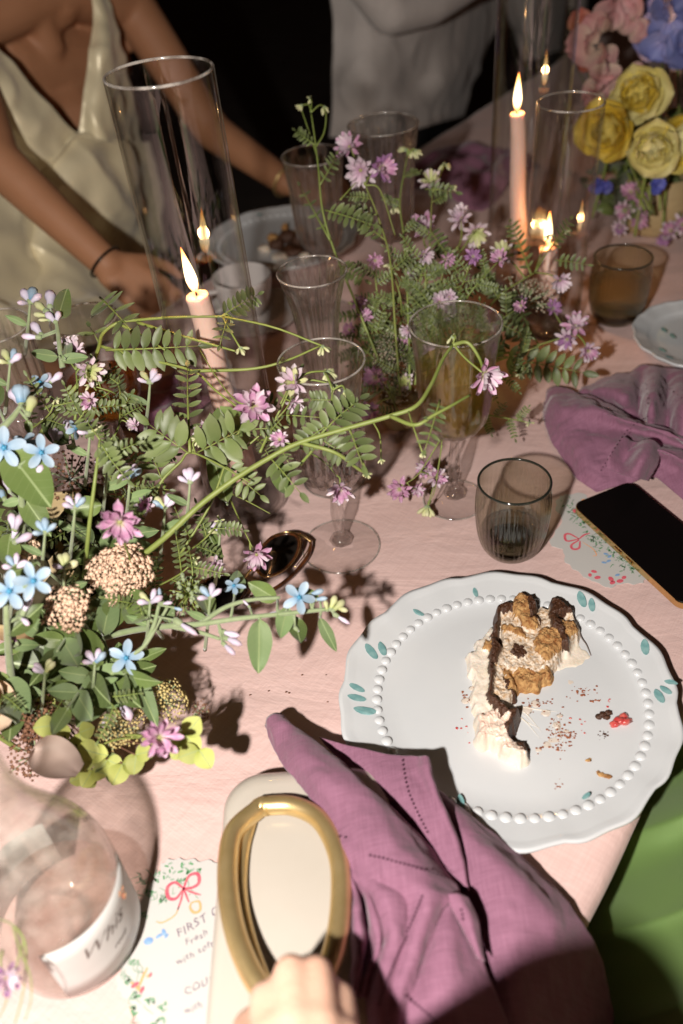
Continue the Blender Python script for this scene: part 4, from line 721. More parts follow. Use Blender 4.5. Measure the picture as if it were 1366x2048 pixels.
Bp = [[(780, 1560, .016), (830, 1570, .022), (860, 1575, .026), (885, 1590, .0235)],
      [(820, 1620, .02), (870, 1625, .030), (910, 1628, .032), (948, 1645, .024)],
      [(870, 1690, .02), (920, 1690, .036), (970, 1688, .038), (1015, 1694, .016)],
      [(900, 1760, .02), (965, 1760, .038), (1035, 1755, .040), (1090, 1762, .010)],
      [(920, 1830, .02), (1000, 1830, .038), (1080, 1825, .036), (1150, 1828, .008)],
      [(930, 1900, .02), (1010, 1900, .036), (1095, 1900, .022), (1188, 1890, -.02)],
      [(940, 1980, .02), (1020, 1985, .030), (1105, 1985, .004), (1213, 1962, -.05)],
      [(950, 2090, .02), (1030, 2090, .022), (1115, 2090, -.02), (1228, 2065, -.09)]]
Sp = [[(640, 1474, .030), (700, 1492, .038), (770, 1507, .044), (830, 1513, .047), (852, 1514, .054), (856, 1520, .046)],
      [(690, 1530, .028), (745, 1540, .040), (800, 1550, .046), (838, 1550, .048), (858, 1550, .056), (863, 1560, .044)],
      [(750, 1590, .028), (790, 1595, .042), (830, 1598, .048), (860, 1600, .050), (878, 1602, .054), (884, 1608, .044)],
      [(830, 1670, .028), (850, 1672, .040), (880, 1680, .046), (900, 1686, .047), (914, 1690, .049), (918, 1696, .042)],
      [(888, 1760, .026), (903, 1765, .036), (918, 1768, .038), (928, 1772, .040), (936, 1776, .040), (940, 1782, .034)]]
Ep = [[(668, 1730, .056), (690, 1730, .060), (706, 1730, .054), (716, 1734, .050), (724, 1740, .054)],
      [(700, 1790, .044), (712, 1786, .060), (720, 1782, .042), (736, 1790, .060), (748, 1800, .044)],
      [(699, 1830, .044), (716, 1840, .062), (730, 1836, .042), (752, 1850, .060), (764, 1850, .046)],
      [(706, 1880, .044), (722, 1890, .058), (736, 1885, .042), (756, 1895, .056), (768, 1890, .046)],
      [(704, 1935, .044), (714, 1945, .054), (724, 1950, .044), (736, 1950, .052), (748, 1942, .046)],
      [(702, 1985, .044), (710, 1992, .048), (718, 1996, .044), (726, 1996, .048), (734, 1990, .045)]]
napkin('linen_napkin', 'mauve linen napkin draped over the clutch and the cake plate rim',
       [cloth_patch(A, 110, 50, .0016, 30, 1), cloth_patch(Fp, 24, 18, .0005, 30, 1), cloth_patch(Dp, 44, 40, .0012, 30, 5), cloth_patch(Bp, 80, 50, .0015, 24, 9), cloth_patch(Sp, 56, 40, .0010, 34, 12), cloth_patch(Ep, 50, 30, .0010, 40, 15)],
       [[(664, 1674), (680, 1674), (697, 1677)], [(738, 1710), (770, 1718), (805, 1728), (850, 1742), (893, 1757)], [(805, 1518), (808, 1545), (818, 1585), (838, 1630), (858, 1668)], [(846, 1790), (838, 1812), (820, 1855), (800, 1895), (782, 1938), (757, 2012)], [(806, 1990), (840, 2015), (875, 2046)], [(922, 1816), (925, 1828), (927, 1842)], [(721, 1883), (722, 1905), (724, 1926)]])
Lp = [[(1086, 796, .004), (1082, 822, .006), (1092, 865, .006), (1112, 900, .004), (1150, 955, .003), (1192, 982, .003)],
      [(1100, 776, .012), (1120, 812, .034), (1135, 850, .028), (1155, 895, .024), (1185, 945, .018), (1225, 975, .006)],
      [(1160, 782, .020), (1185, 815, .046), (1205, 850, .034), (1215, 890, .032), (1235, 930, .022), (1262, 966, .008)],
      [(1225, 810, .028), (1240, 835, .050), (1255, 862, .036), (1268, 895, .042), (1285, 925, .026), (1305, 957, .010)],
      [(1290, 840, .034), (1300, 855, .046), (1312, 875, .030), (1325, 900, .044), (1345, 935, .024), (1366, 1000, .012)],
      [(1400, 870, .03), (1402, 890, .045), (1404, 910, .03), (1406, 940, .04), (1408, 980, .028), (1410, 1060, .012)]]
Up = [[(1160, 788, .006), (1163, 782, .010), (1168, 777, .005)], [(1200, 802, .010), (1215, 778, .034), (1232, 750, .006)], [(1245, 828, .012), (1252, 790, .040), (1262, 747, .008)], [(1276, 848, .012), (1280, 795, .016), (1284, 732, .010)],
      [(1298, 852, .030), (1305, 800, .056), (1312, 734, .018)], [(1335, 872, .016), (1333, 805, .022), (1335, 737, .012)], [(1366, 880, .032), (1366, 810, .050), (1366, 740, .014)], [(1410, 900, .02), (1412, 820, .03), (1415, 745, .01)]]
Tp = [[(1212, 935, .034), (1222, 905, .050), (1245, 872, .054)], [(1238, 948, .030), (1250, 920, .034), (1268, 884, .040)], [(1268, 955, .040), (1285, 915, .056), (1305, 880, .052)], [(1296, 962, .022), (1312, 930, .030), (1325, 898, .034)]]
napkin('linen_napkin', 'crumpled mauve linen napkin behind the black phone', [cloth_patch(Lp, 80, 80, .0022, 26, 21), cloth_patch(Up, 70, 40, .0016, 30, 25), cloth_patch(Tp, 30, 30, .0014, 34, 28)],
       [[(1200, 945), (1222, 905), (1248, 868), (1275, 845), (1300, 830)], [(1292, 765), (1296, 790), (1297, 812)], [(1330, 768), (1348, 785), (1366, 800)]])
def heap(c, ru, rn, h, seed, label):
    G = np.array([[c + U_ * ru * x * (1 + .25 * noise.noise(Vector((x * 2, y * 2, seed)))) + N_ * rn * y * (1 + .25 * noise.noise(Vector((x * 2, y * 2, seed + 5)))) + V(0, 0, max(.002, h * (1 - (x * x + y * y) ** 1.3) * (.75 + .5 * noise.noise(Vector((x * 3, y * 3, seed + 9)))))) for y in np.linspace(-.75, .75, 44)] for x in np.linspace(-.75, .75, 44)])
    napkin('linen_napkin', label, [crumple(G, .006, 16, seed)], [])
heap(at(930, 355, .0), .16, .13, .055, 3, 'dark plum napkin crumpled on the far side of the table')
heap(at(345, 815, .0), .10, .07, .03, 8, 'plum napkin lying behind the leaning candle')

# ================================================================ people
def hand(L, wrist, d, n, s=1.0, side=1, curl=.4):   # palm and five fingers as tapered limbs; d = pointing, n = back-of-hand normal
    d, n = nz(d), nz(n); n = nz(n - d * n.dot(d)); y = np.cross(n, d) * side
    for k, (o_, ln, r) in enumerate(((-.030, .066, .0082), (-.010, .074, .0086), (.011, .070, .0083), (.030, .056, .0074))):
        k0 = wrist + (d * .085 + y * o_) * s; L.append((wrist + d * .01 * s + y * o_ * .55 * s, k0, .015 * s, .0125 * s)); p = k0; dd = d + y * o_ * 2
        for q, fr_ in enumerate((.45, .3, .25)):
            dd = nz(nz(dd) - n * curl * (.5 + q * .5)); p2 = p + dd * ln * fr_ * s; L.append((p, p2, r * s * (1.12 - .1 * q), r * s * (1.02 - .12 * q))); p = p2
    t0 = wrist + (d * .02 - y * .022) * s; t1 = t0 + (d * .032 - y * .028 - n * .012) * s; t2 = t1 + (d * .030 - y * .010 - n * .008) * s; t3 = t2 + (d * .022 - n * .006) * s
    L += [(t0, t1, .014 * s, .0115 * s), (t1, t2, .0110 * s, .0098 * s), (t2, t3, .0096 * s, .0078 * s)]
def headparts(t, c, up, fwd, r=.078, skin='skin', hairlen=.0):
    up, fwd = nz(up), nz(fwd); s = np.cross(fwd, up)
    L = [(c + up * .03 - fwd * .012, c + up * .03 + fwd * .018, r * 1.02, r * .98), (c - up * .055 + fwd * .035, c + up * .01 + fwd * .02, r * .55, r * .85), (c + fwd * .088 - up * .005, c + fwd * .100 - up * .030, .008, .012), (c + fwd * .080 - up * .052 - s * .014, c + fwd * .080 - up * .052 + s * .014, .009, .009)]
    for q in (-1, 1): L.append((c + s * q * .080 + up * .012, c + s * q * .080 - up * .020, .012, .009))
    caps(L, M[skin], 'head', t, .004, 6)
    for q in (-1, 1): part('eye', sphere(c + fwd * .080 + s * q * .030 + up * .018, .011, 12, 8), M['white'], t)
    caps([(c + up * .05 - fwd * .02, c + up * .055 + fwd * .02, r * 1.12, r * 1.0), (c - fwd * .03 + up * .03, c - fwd * .045 - up * (.05 + hairlen), r * 1.05, r * .6)], M['hair'], 'hair', t, .006, 6)
# -- woman in champagne satin
wp = thing('person', 'woman in champagne satin slip dress seated behind the left flowers', 'person', tb(.85, -1.44, -.30))
nb_ = atn(88, -70, -1.40); SL, EL, WL = atn(258, 5, -1.40), atn(425, 262, -1.24), atn(574, 366, -1.05)
SR, ER, WR = atn(-95, 60, -1.40), atn(-10, 318, -1.22), atn(214, 528, -1.045)
pel = tb(.86, -1.46, -.24)
L = [(pel + U_ * .09, pel - U_ * .09, .12, .12), (pel, atn(140, 470, -1.45), .125, .098), (atn(140, 470, -1.45), atn(120, 250, -1.45), .098, .100), (atn(195, 240, -1.45), atn(40, 250, -1.45), .085, .085), (atn(190, 120, -1.45), atn(10, 130, -1.45), .070, .070),
     (nb_ - V(0, 0, .03), SL, .050, .046), (nb_ - V(0, 0, .03), SR, .050, .046), (nb_ - V(0, 0, .05), nb_ + V(0, 0, .10), .048, .044),
     (SL, EL, .045, .036), (EL, WL, .036, .0245), (SR, ER, .045, .037), (ER, WR, .037, .0250),
     (pel + U_ * .09, pel + U_ * .10 + N_ * .42 + V(0, 0, .02), .085, .06), (pel - U_ * .09, pel - U_ * .10 + N_ * .42 + V(0, 0, .02), .085, .06),
     (pel + U_ * .10 + N_ * .42 + V(0, 0, .02), tb(.96, -1.03, -.70), .055, .035), (pel - U_ * .10 + N_ * .42 + V(0, 0, .02), tb(.76, -1.03, -.70), .055, .035),
     (tb(.96, -1.05, -.71), tb(.96, -.90, -.73), .035, .022), (tb(.76, -1.05, -.71), tb(.76, -.90, -.73), .035, .022),
     (atn(95, 90, -1.40), atn(75, 30, -1.385), .03, .022)]
hand(L, WL, nz(atn(660, 372, -.99) - WL), V(-.2, -.3, 1), .95, 1, .5); hand(L, WR, nz(atn(312, 600, -.99) - WR), V(-.2, -.5, .8), .98, -1, .4)
caps(L, M['skint'], 'body', wp, .0055, 7)
headparts(wp, nb_ + V(.0, -.0, .20) + N_ * .02, (0, 0, 1), N_, skin='skint', hairlen=.05)
def dress(rows, nu, nv, amp, sc_, seed): 
    G = np.array(surf([[atn(*p) for p in r] for r in rows], nu, nv)); G = crumple(G, amp, sc_, seed); return crumple(G, amp * .4, sc_ * 2.2, seed + 2, False)
top_l = [[(-110, 20, -1.33), (-75, 30, -1.32), (-45, 55, -1.33)], [(-90, 140, -1.335), (-30, 130, -1.30), (15, 122, -1.325)], [(-40, 235, -1.34), (20, 210, -1.29), (75, 192, -1.31)], [(10, 320, -1.34), (60, 275, -1.285), (120, 240, -1.30)], [(60, 370, -1.335), (105, 322, -1.29), (156, 273, -1.305)]]
top_r = [[(178, -30, -1.35), (192, -30, -1.345), (206, -30, -1.35)], [(186, 40, -1.335), (206, 50, -1.325), (228, 60, -1.345)], [(178, 110, -1.32), (212, 115, -1.30), (248, 120, -1.35)], [(165, 200, -1.31), (212, 205, -1.29), (262, 205, -1.36)], [(157, 274, -1.305), (215, 285, -1.29), (285, 290, -1.375)]]
skirt = [[(40, 375, -1.36), (90, 338, -1.31), (156, 275, -1.303), (215, 282, -1.30), (290, 285, -1.38)], [(30, 430, -1.36), (95, 392, -1.285), (165, 335, -1.27), (225, 340, -1.28), (308, 350, -1.38)], [(10, 500, -1.36), (90, 450, -1.28), (170, 410, -1.26), (240, 420, -1.27), (318, 430, -1.38)],
         [(-10, 560, -1.34), (85, 520, -1.27), (175, 490, -1.25), (250, 500, -1.26), (325, 520, -1.36)], [(-60, 600, -1.30), (70, 590, -1.22), (170, 575, -1.20), (255, 580, -1.21), (330, 590, -1.28)], [(-120, 640, -1.20), (40, 650, -1.12), (150, 640, -1.10), (250, 630, -1.12), (330, 620, -1.2)], [(-140, 720, -1.08), (30, 720, -1.03), (140, 710, -1.02), (240, 690, -1.03), (330, 660, -1.06)]]
side = [[(-160, 380, -1.36), (-60, 380, -1.33), (60, 400, -1.34)], [(-160, 450, -1.34), (-50, 440, -1.29), (100, 450, -1.31)], [(-160, 520, -1.31), (-50, 520, -1.24), (110, 530, -1.29)], [(-160, 590, -1.25), (-50, 600, -1.18), (120, 600, -1.24)], [(-170, 660, -1.14), (-40, 670, -1.09), (130, 670, -1.14)], [(-170, 730, -1.05), (-40, 730, -1.02), (130, 730, -1.06)]]
gd = [dress(top_l, 60, 30, .007, 15, 1), dress(top_r, 60, 30, .007, 15, 4), dress(skirt, 110, 90, .016, 9, 7), dress(side, 80, 50, .018, 8, 11)]
drs = part('satin_dress', join([gridvf(G) for G in gd]), M['satin'], wp); solid(drs, .0015, 0)
sm = part('dress_seam', tube(cr(np.array([atn(62, 372, -1.29), atn(108, 322, -1.275), atn(156, 272, -1.285), atn(215, 284, -1.275), atn(285, 290, -1.36)]), 30), .0012, 6), M['satin'], wp)
def ringon(t, name, c, d, r, w_, mt, flat=1.0, lab=None):
    d = nz(d); a = nz(np.cross(d, V(0, 0, 1))); b = np.cross(d, a); part(name, tube([c + r * (a * math.cos(q) + b * math.sin(q)) for q in np.linspace(0, 6.283, 36, endpoint=False)], w_, 8, closed=True, flat=flat), M[mt], t, label=lab)
ringon(wp, 'hair_tie', WR - nz(WR - ER) * .004, WR - ER, .0285, .0022, 'black'); ringon(wp, 'bangle', WL - nz(WL - EL) * .005, WL - EL, .028, .0028, 'gold')
# -- guest in an off-white shirt
def shirt_person(label, rows, seed, legs_u, hip, sleeve, headc):
    t = thing('person', label, 'person', V(hip[0], hip[1], -.75)); hip = V(*hip)
    L = [(hip + U_ * .08, hip - U_ * .08, .13, .13), (hip + U_ * .09, hip + U_ * .10 - V(0, 0, .80), .085, .045), (hip - U_ * .09, hip - U_ * .10 - V(0, 0, .80), .085, .045), (hip + U_ * .10 - V(0, 0, .82), hip + U_ * .10 - V(0, 0, .84) + N_ * .16, .045, .03), (hip - U_ * .10 - V(0, 0, .82), hip - U_ * .10 - V(0, 0, .84) + N_ * .16, .045, .03)]
    caps(L, M['dark'], 'trousers', t, .009, 6)
    ch = hip + V(0, 0, .40); caps([(hip, ch, .11, .12), (ch - U_ * .12, ch + U_ * .12, .085, .085), (ch, ch + V(0, 0, .20), .05, .05)], M['shirt'], 'torso', t, .009, 6)
    headparts(t, ch + V(0, 0, .30), (0, 0, 1), N_)
    G = dress(rows, 110, 90, .007, 9, seed); o = part('shirt_front', gridvf(G), M['shirt'], t); solid(o, .002, 0)
    if sleeve: caps(sleeve, M['shirt'], 'sleeve', t, .006, 10)
    return t
hp_ = atn(800, 215, -1.46)
shirt_person('standing guest in an untucked white shirt beyond the goblets',
             [[(648, -90, -1.34), (740, -90, -1.24), (840, -90, -1.22), (940, -90, -1.26), (1035, -90, -1.38)], [(664, 0, -1.34), (745, 0, -1.24), (845, 10, -1.21), (930, 0, -1.25), (1008, 0, -1.37)], [(668, 80, -1.34), (745, 85, -1.25), (835, 90, -1.23), (920, 80, -1.25), (985, 70, -1.36)],
              [(666, 150, -1.34), (745, 160, -1.23), (830, 160, -1.24), (900, 150, -1.22), (958, 135, -1.35)], [(664, 220, -1.34), (745, 225, -1.25), (820, 222, -1.22), (885, 205, -1.25), (938, 190, -1.34)], [(660, 276, -1.33), (740, 276, -1.24), (812, 264, -1.23), (876, 246, -1.23), (925, 232, -1.33)]], 31, 0, hp_,
             [(atn(725, -60, -1.20), atn(778, 20, -1.17), .055, .050), (atn(778, 20, -1.17), atn(860, 5, -1.14), .050, .046), (atn(860, 5, -1.14), atn(950, -45, -1.12), .046, .040)], None)
hp_ = atn(1110, 60, -1.55)
shirt_person('guest in a grey shirt standing behind the tall candle cylinder', [[(1005, -90, -1.42), (1045, -90, -1.36), (1090, -90, -1.34), (1140, -90, -1.4)], [(1012, 10, -1.42), (1045, 0, -1.36), (1085, 0, -1.35), (1130, 0, -1.41)], [(1030, 70, -1.42), (1052, 65, -1.37), (1085, 60, -1.36), (1125, 55, -1.41)], [(1052, 120, -1.42), (1066, 115, -1.38), (1085, 110, -1.37), (1118, 100, -1.41)]], 41, 0, hp_, None, None)
# -- guest in green satin, lap beside the table
gp = thing('person', 'guest in glossy green satin dress seated by the cake plate', 'person', V(.50, .10, -.75))
caps([(V(.52, .06, -.22), V(.50, .05, .10), .13, .11), (V(.50, .05, .10), V(.49, .06, .28), .12, .075), (V(.49, .06, .26), V(.49, .07, .40), .05, .045), (V(.49, .06, .27), V(.40, -.08, .20), .05, .045), (V(.49, .06, .27), V(.62, .16, .20), .05, .045), (V(.40, -.08, .20), V(.38, -.05, -.06), .042, .034), (V(.62, .16, .20), V(.60, .20, -.06), .042, .034),
      (V(.38, -.05, -.06), V(.40, .06, -.12), .032, .022), (V(.60, .20, -.06), V(.50, .20, -.11), .032, .022), (V(.46, .06, -.26), V(.22, .20, -.25), .085, .065), (V(.54, .14, -.26), V(.32, .34, -.25), .085, .065), (V(.22, .20, -.25), V(.20, .22, -.70), .058, .036), (V(.32, .34, -.25), V(.30, .36, -.70), .058, .036)], M['skin'], 'body', gp, .008, 6)
headparts(gp, V(.49, .07, .50), (0, 0, 1), nz(V(-.6, .8, 0)))
def gdress():
    G = np.zeros((150, 110, 3))
    for i, y in enumerate(np.linspace(1380, 2180, 150)):
        for j, x in enumerate(np.linspace(1060, 1560, 110)):
            a = (x - 1150) * .50 + (y - 1500) * .87 + 14 * math.sin(x * .011) ; r = (y - 1480) + (x - 1180) * .35
            f = .75 * (1 - abs(math.sin(r / 60 + .5 * math.sin(x / 120))) ** 1.0) + .12 * math.sin(r / 24 + x / 260 + 1)
            base = -.10 + .06 * min(1, max(0, (x - 1180) / 200)) - .10 * max(0, (1150 - x) / 100)
            p = at(x, y, 0); z = base + .013 * f + .003 * noise.noise(Vector((x / 110, y / 90, 0))); G[i, j] = at(x, y, z)
    return G
gdo = part('satin_skirt', gridvf(gdress()), M['green'], gp); solid(gdo, .002, -1)
caps([(V(.52, .06, -.20), V(.50, .05, .10), .150, .130), (V(.50, .05, .10), V(.49, .06, .18), .130, .10)], M['green'], 'bodice', gp, .008, 8)
# -- the hand in the foreground
hw = at(648, 2330, .135); fp = thing('person', 'blurred hand reaching for the gold ring handle at the bottom edge', 'person', hw)
MC = [at(545, 2075, .122), at(592, 2050, .128), at(640, 2056, .126), at(684, 2085, .118)]
PI_ = [at(532, 1998, .116), at(582, 1945, .122), at(632, 1946, .118), at(680, 1995, .108)]
DI = [at(536, 1996, .096), at(584, 1960, .096), at(634, 1960, .094), at(680, 2005, .090)]
TI = [at(536, 2030, .090), at(590, 2010, .088), at(640, 2005, .086), at(690, 2030, .082)]
L = []
for k in range(4):
    r = (.0092, .0096, .0094, .0084)[k]; L += [(hw + (MC[k] - hw) * .15, MC[k], .0165, .0125), (MC[k], PI_[k], r * 1.22, r * 1.06), (PI_[k], DI[k], r * 1.05, r * .95), (DI[k], TI[k], r * .95, r * .82)]
L += [(MC[0] * .5 + hw * .5, MC[3] * .55 + hw * .45, .0150, .0140), (MC[0], MC[1], .0115, .0118), (MC[1], MC[2], .0118, .0115), (MC[2], MC[3], .0115, .0105)]
T0 = at(575, 2210, .115); T1 = at(505, 2110, .105); T2 = at(500, 2055, .088); T3 = at(535, 2020, .078)
L += [(hw, T0, .020, .017), (T0, T1, .016, .0125), (T1, T2, .0120, .0105), (T2, T3, .0100, .0082)]
fa = V(-.012, .062, .265); L += [(hw + V(0, .006, 0), hw + V(.008, -.004, .012), .025, .027), (hw + V(.008, -.002, .012), fa, .028, .040)]
caps(L, M['skin'], 'hand', fp, .0022, 13, org=hw)
for k in range(4): # finger nails
    dn = nz(TI[k] - DI[k]); up_ = nz(np.cross(dn, nz(MC[3] - MC[0]))); up_ = up_ if np.dot(up_, DI[k] - (MC[k] + hw) / 2) > 0 else -up_
    part('nail', sphere(TI[k] + up_ * .0075, .0052, 12, 8, (1, 1, .5)), M['pinkcream'], fp)
el = fa + V(.03, -.22, .0); sh_ = el + V(.14, -.22, .14)
caps([(fa, el, .042, .047), (el, sh_, .047, .058)], M['dark'], 'clothed_arm', fp, .01, 6)
# ================================================================ flowers
def dep(p): return float(-(RT.T @ (np.asarray(p) - V(0, 0, H)))[2])
def ps(p, n): return n * dep(p) / F          # how many metres n photo pixels are at that point
CAM = V(0, 0, H)
def shared(name, vf, mt):
    me = bpy.data.meshes.new(name); me.from_pydata(np.asarray(vf[0]).reshape(-1, 3).tolist(), [], vf[1]); me.materials.append(M[mt]); me.polygons.foreach_set('use_smooth', [True] * len(me.polygons)); return me
def blade(nx, ny, wfun, hfun):               # a leaf or petal: grid along +X, width wfun(x), height hfun(x, y)
    G = np.array([[(x, wfun(x) * y, hfun(x, y)) for y in np.linspace(-1, 1, ny)] for x in np.linspace(0, 1, nx)]); return gridvf(G)
sw = lambda x, a=.5, b=1.0: max(.0, math.sin(math.pi * min(1, max(0, x)) ** a)) ** b
LEAFLET = [shared('leaflet', blade(6, 3, lambda x: .20 * (sw(x, .9, .55) + .02), lambda x, y: .05 * abs(y) + .08 * x * x * s), 'leaflet') for s in (-1, .6)]
wl = lambda x: .26 * (.06 + sw(x, .80, .75)) if x < .97 else .012
LEAFM = {}
for mt in ('leaf', 'leafg', 'lime'):
    LEAFM[mt] = [shared('leaf', blade(13, 7, lambda x, s=s: wl(x) * (1.55 if mt == 'lime' else 1) + .004 * math.sin(x * 17 + s), lambda x, y, s=s, c=c: c * x * x + .075 * abs(y) * (1 - .5 * x) + .018 * math.sin(x * 9 + s * 3) * y), mt) for s, c in ((0, -.16), (1, .10), (2, -.38), (3, .02))]
PET = {}
wfl = lambda x: .05 + .125 * sw(x, 1.7, .6)
for mt in ('pink', 'palepink', 'purple', 'creampet'):
    PET[mt] = [shared('petal', blade(7, 5, wfl, lambda x, y, c=c: c * x * x + .13 * (abs(y) ** 1.5) * (.3 + x)), mt) for c in (.12, .30, -.1)]
BUDM = {}
def budvf(): 
    P = [(0, 0, 0), (.1, 0, 0), (.35, 0, .02), (.6, 0, .02), (.85, 0, 0), (1, 0, -.01)]; return tube(P, [.05, .085, .10, .155, .13, .02], 8)
for mt in ('lil', 'creampet', 'blue', 'purple'): BUDM[mt] = shared('bud', budvf(), mt)
BLUEP = [shared('petal', blade(8, 5, lambda x: .07 + .19 * sw(x, 1.35, .6), lambda x, y, c=c: c * x * x + .05 * abs(y) - .03), 'blue') for c in (-.12, .06, -.3)]
FL5 = sphere((0, 0, 0), 1, 6, 4)
def view(p, k=1.0, j=.5): return nz(nz(CAM - p) * k + V(rnd(-j, j), rnd(-j, j), rnd(-j, j)))
class Plant:
    def __init__(s, name, label, base, group=None, cat='flower'):
        s.b = V(*base); s.t = thing(name, label, cat, s.b, group); s.st = []; s.cal = []; s.P = None
    def stem(s, pts, r0, r1=None, main=False, n=None):
        P = cr(np.array(pts), n or max(6, len(pts) * 5)); s.st.append(tube(P, [r0, r1 or r0], 7)); 
        if main or s.P is None: s.P = P
        return P
    def leaf(s, a, b, mt='leaf', w_=1.0, k=None, nrm=None):
        d = b - a; ln = np.linalg.norm(d); n = view(a, 1, .55) if nrm is None else nrm
        inst('leaf', LEAFM[mt][random.randrange(4) if k is None else k], frame(a, d, n, ln, w_), s.t)
    def vleaf(s, a, b, n=6, ll=None, sag=.12, nrm=None):     # a pinnate leaf
        d = b - a; ln = np.linalg.norm(d); up = view(a, 1, .35) if nrm is None else nrm; side = nz(np.cross(up, d)); up = nz(np.cross(d, side))
        R_ = cr(np.array([a, a + d * .5 + up * ln * sag * rnd(.3, 1), b]), n + 2); s.st.append(tube(R_, [ln * .012 + .0003, .0003], 5)); ll = ll or ln * .28
        for i in range(1, n + 2):
            t = nz(R_[min(i + 1, n + 1)] - R_[i - 1]); q = 1 - .45 * abs(i / (n + 1) - .45)
            for sg in ((-1, 1) if i <= n else (0,)):
                dd = nz(t * (.42 if sg else 1) + side * sg + up * rnd(-.1, .35)); inst('leaflet', LEAFLET[random.randrange(2)], frame(R_[i], dd, up + side * rnd(-.25, .25), ll * q * rnd(.85, 1.1), rnd(.85, 1.15)), s.t)
    def head(s, c, size, mt='pink', ax=None, n=17, open_=.35, frm=None):
        ax = view(c, 1, .6) if ax is None else nz(ax); r = size / 2; a = nz(np.cross(ax, V(.2, .3, .9))); b = np.cross(ax, a)
        bl = part('blossom', sphere(c, r * .17, 8, 6, (1, 1, .8)), M['eyeg'], s.t, org=c); ph0 = rnd(0, 6)
        for k in range(n):
            q = ph0 + 2 * math.pi * (k + rnd(-.25, .25)) / n; e = open_ + (k % 2) * .45 + rnd(-.15, .15); rad = a * math.cos(q) + b * math.sin(q)
            d = rad * math.cos(e) + ax * math.sin(e); ms = mt if isinstance(mt, str) else mt[k % len(mt)]
            inst('petal', PET[ms][random.randrange(3)], frame(c + d * r * .14, d, ax * math.cos(e) - rad * math.sin(e) + rnd(-.3, .3) * np.cross(ax, rad), r * rnd(.8, 1.02), rnd(.9, 1.25)), bl)
        if frm is not None: s.st.append(tube(cr(np.array([frm, (frm + c) * .5 + view(c, .0, 1) * r * .25, c]), 8), [r * .045 + .0004, r * .035 + .0003], 6))
    def blue(s, c, size, ax=None, n=5, frm=None, ph0=None):
        ax = view(c, 1, .3) if ax is None else nz(ax); r = size / 2; a = nz(np.cross(ax, V(.2, .3, .9))); b = np.cross(ax, a); ph0 = rnd(0, 6) if ph0 is None else ph0
        bl = part('blossom', join([sphere(c + ax * r * .08, r * .13, 8, 6)] + [sphere(c + (a * math.cos(q) + b * math.sin(q)) * r * .12 + ax * r * .12, r * .05, 6, 4) for q in np.linspace(0, 6.283, 5, endpoint=False)]), M['bluec'], s.t, org=c)
        for k in range(n):
            q = ph0 + 2 * math.pi * k / n + rnd(-.06, .06); rad = a * math.cos(q) + b * math.sin(q); inst('petal', BLUEP[random.randrange(3)], frame(c + rad * r * .05, rad + ax * rnd(-.05, .15), ax, r, rnd(.95, 1.1)), bl)
        if frm is not None: s.st.append(tube(cr(np.array([frm, (frm * .4 + c * .6) - ax * r * .5, c - ax * r * .1]), 8), [r * .08, r * .10], 7))
    def bud(s, a, b, mt='lil', w_=1.0):
        inst('bud', BUDM[mt], frame(a, b - a, view(a), np.linalg.norm(b - a), w_, w_), s.t)
        d = (b - a) * .38; s.cal.append(tube([a - d * .15, a, a + d * .6, a + d], [np.linalg.norm(d) * .2, np.linalg.norm(d) * .36, np.linalg.norm(d) * .34, np.linalg.norm(d) * .1], 7))
    def done(s, smt='stem'):
        if s.st: part('stem', join(s.st), M[smt], s.t, org=s.b)
        if s.cal: part('calyx', join(s.cal), M['stemd'], s.t, org=s.b, kind='stuff')
        return s.t
def A3(L): return [at(*p) for p in L]
VG = 'crown vetch sprigs in the table flowers'
def vetch(label, pts, rpx, leaves=(), heads=(), buds=(), group=None, auto=0, autolen=60, name='vetch_sprig', smt='stem', extra=()):
    P = A3(pts); p = Plant(name, label, P[0], group); S = p.stem(P, ps(P[0], rpx), ps(P[-1], rpx * .5), True)
    near = lambda c: S[np.argmin(np.linalg.norm(S - c, axis=1))]
    for e in extra: q = A3(e); p.stem(q, ps(q[0], rpx * .7), ps(q[-1], rpx * .4))
    allS = S
    for l in leaves: a, b = at(*l[0]), at(*l[1]); p.vleaf(a, b, l[2], ps(a, l[3]), nrm=(view(a, 1, .2)))
    for h in heads:
        c = at(*h[0]); fr_ = at(*h[3]) if len(h) > 3 and h[3] is not None else near(c); ax = None
        if len(h) > 4: v = nz(CAM - c); ax = nz(v + (RT @ np.array([h[4][0], -h[4][1], 0])))
        p.head(c, ps(c, h[1]), h[2], ax, frm=fr_)
    for b in buds: # a small green-white nodding cluster
        c = at(*b[0]); r = ps(c, b[1]) / 2; fr_ = near(c); p.st.append(tube(cr(np.array([fr_, (fr_ + c) / 2 + V(rnd(-.003, .003), 0, .004), c]), 8), [r * .07 + .0003] * 2, 5)); dn = nz(c - fr_) * .3 + V(0, 0, -.5)
        for k in range(7): d = nz(dn + V(rnd(-.8, .8), rnd(-.8, .8), rnd(-.4, .4))); p.bud(c, c + d * r * rnd(.7, 1.1), 'creampet', 1.1)
    for k in range(auto):
        t = .12 + .8 * k / max(1, auto - 1) if auto > 1 else .5; i = int(t * (len(S) - 2)); T = nz(S[i + 1] - S[i]); vw = nz(CAM - S[i]); sd = np.cross(T, vw) * (1 if k % 2 else -1)
        d = nz(T * .6 + sd + vw * rnd(-.3, .4)); p.vleaf(S[i], S[i] + d * ps(S[i], autolen * rnd(.75, 1.15)), random.choice((5, 6, 7)), ps(S[i], autolen * .25))
    return p.done(smt)
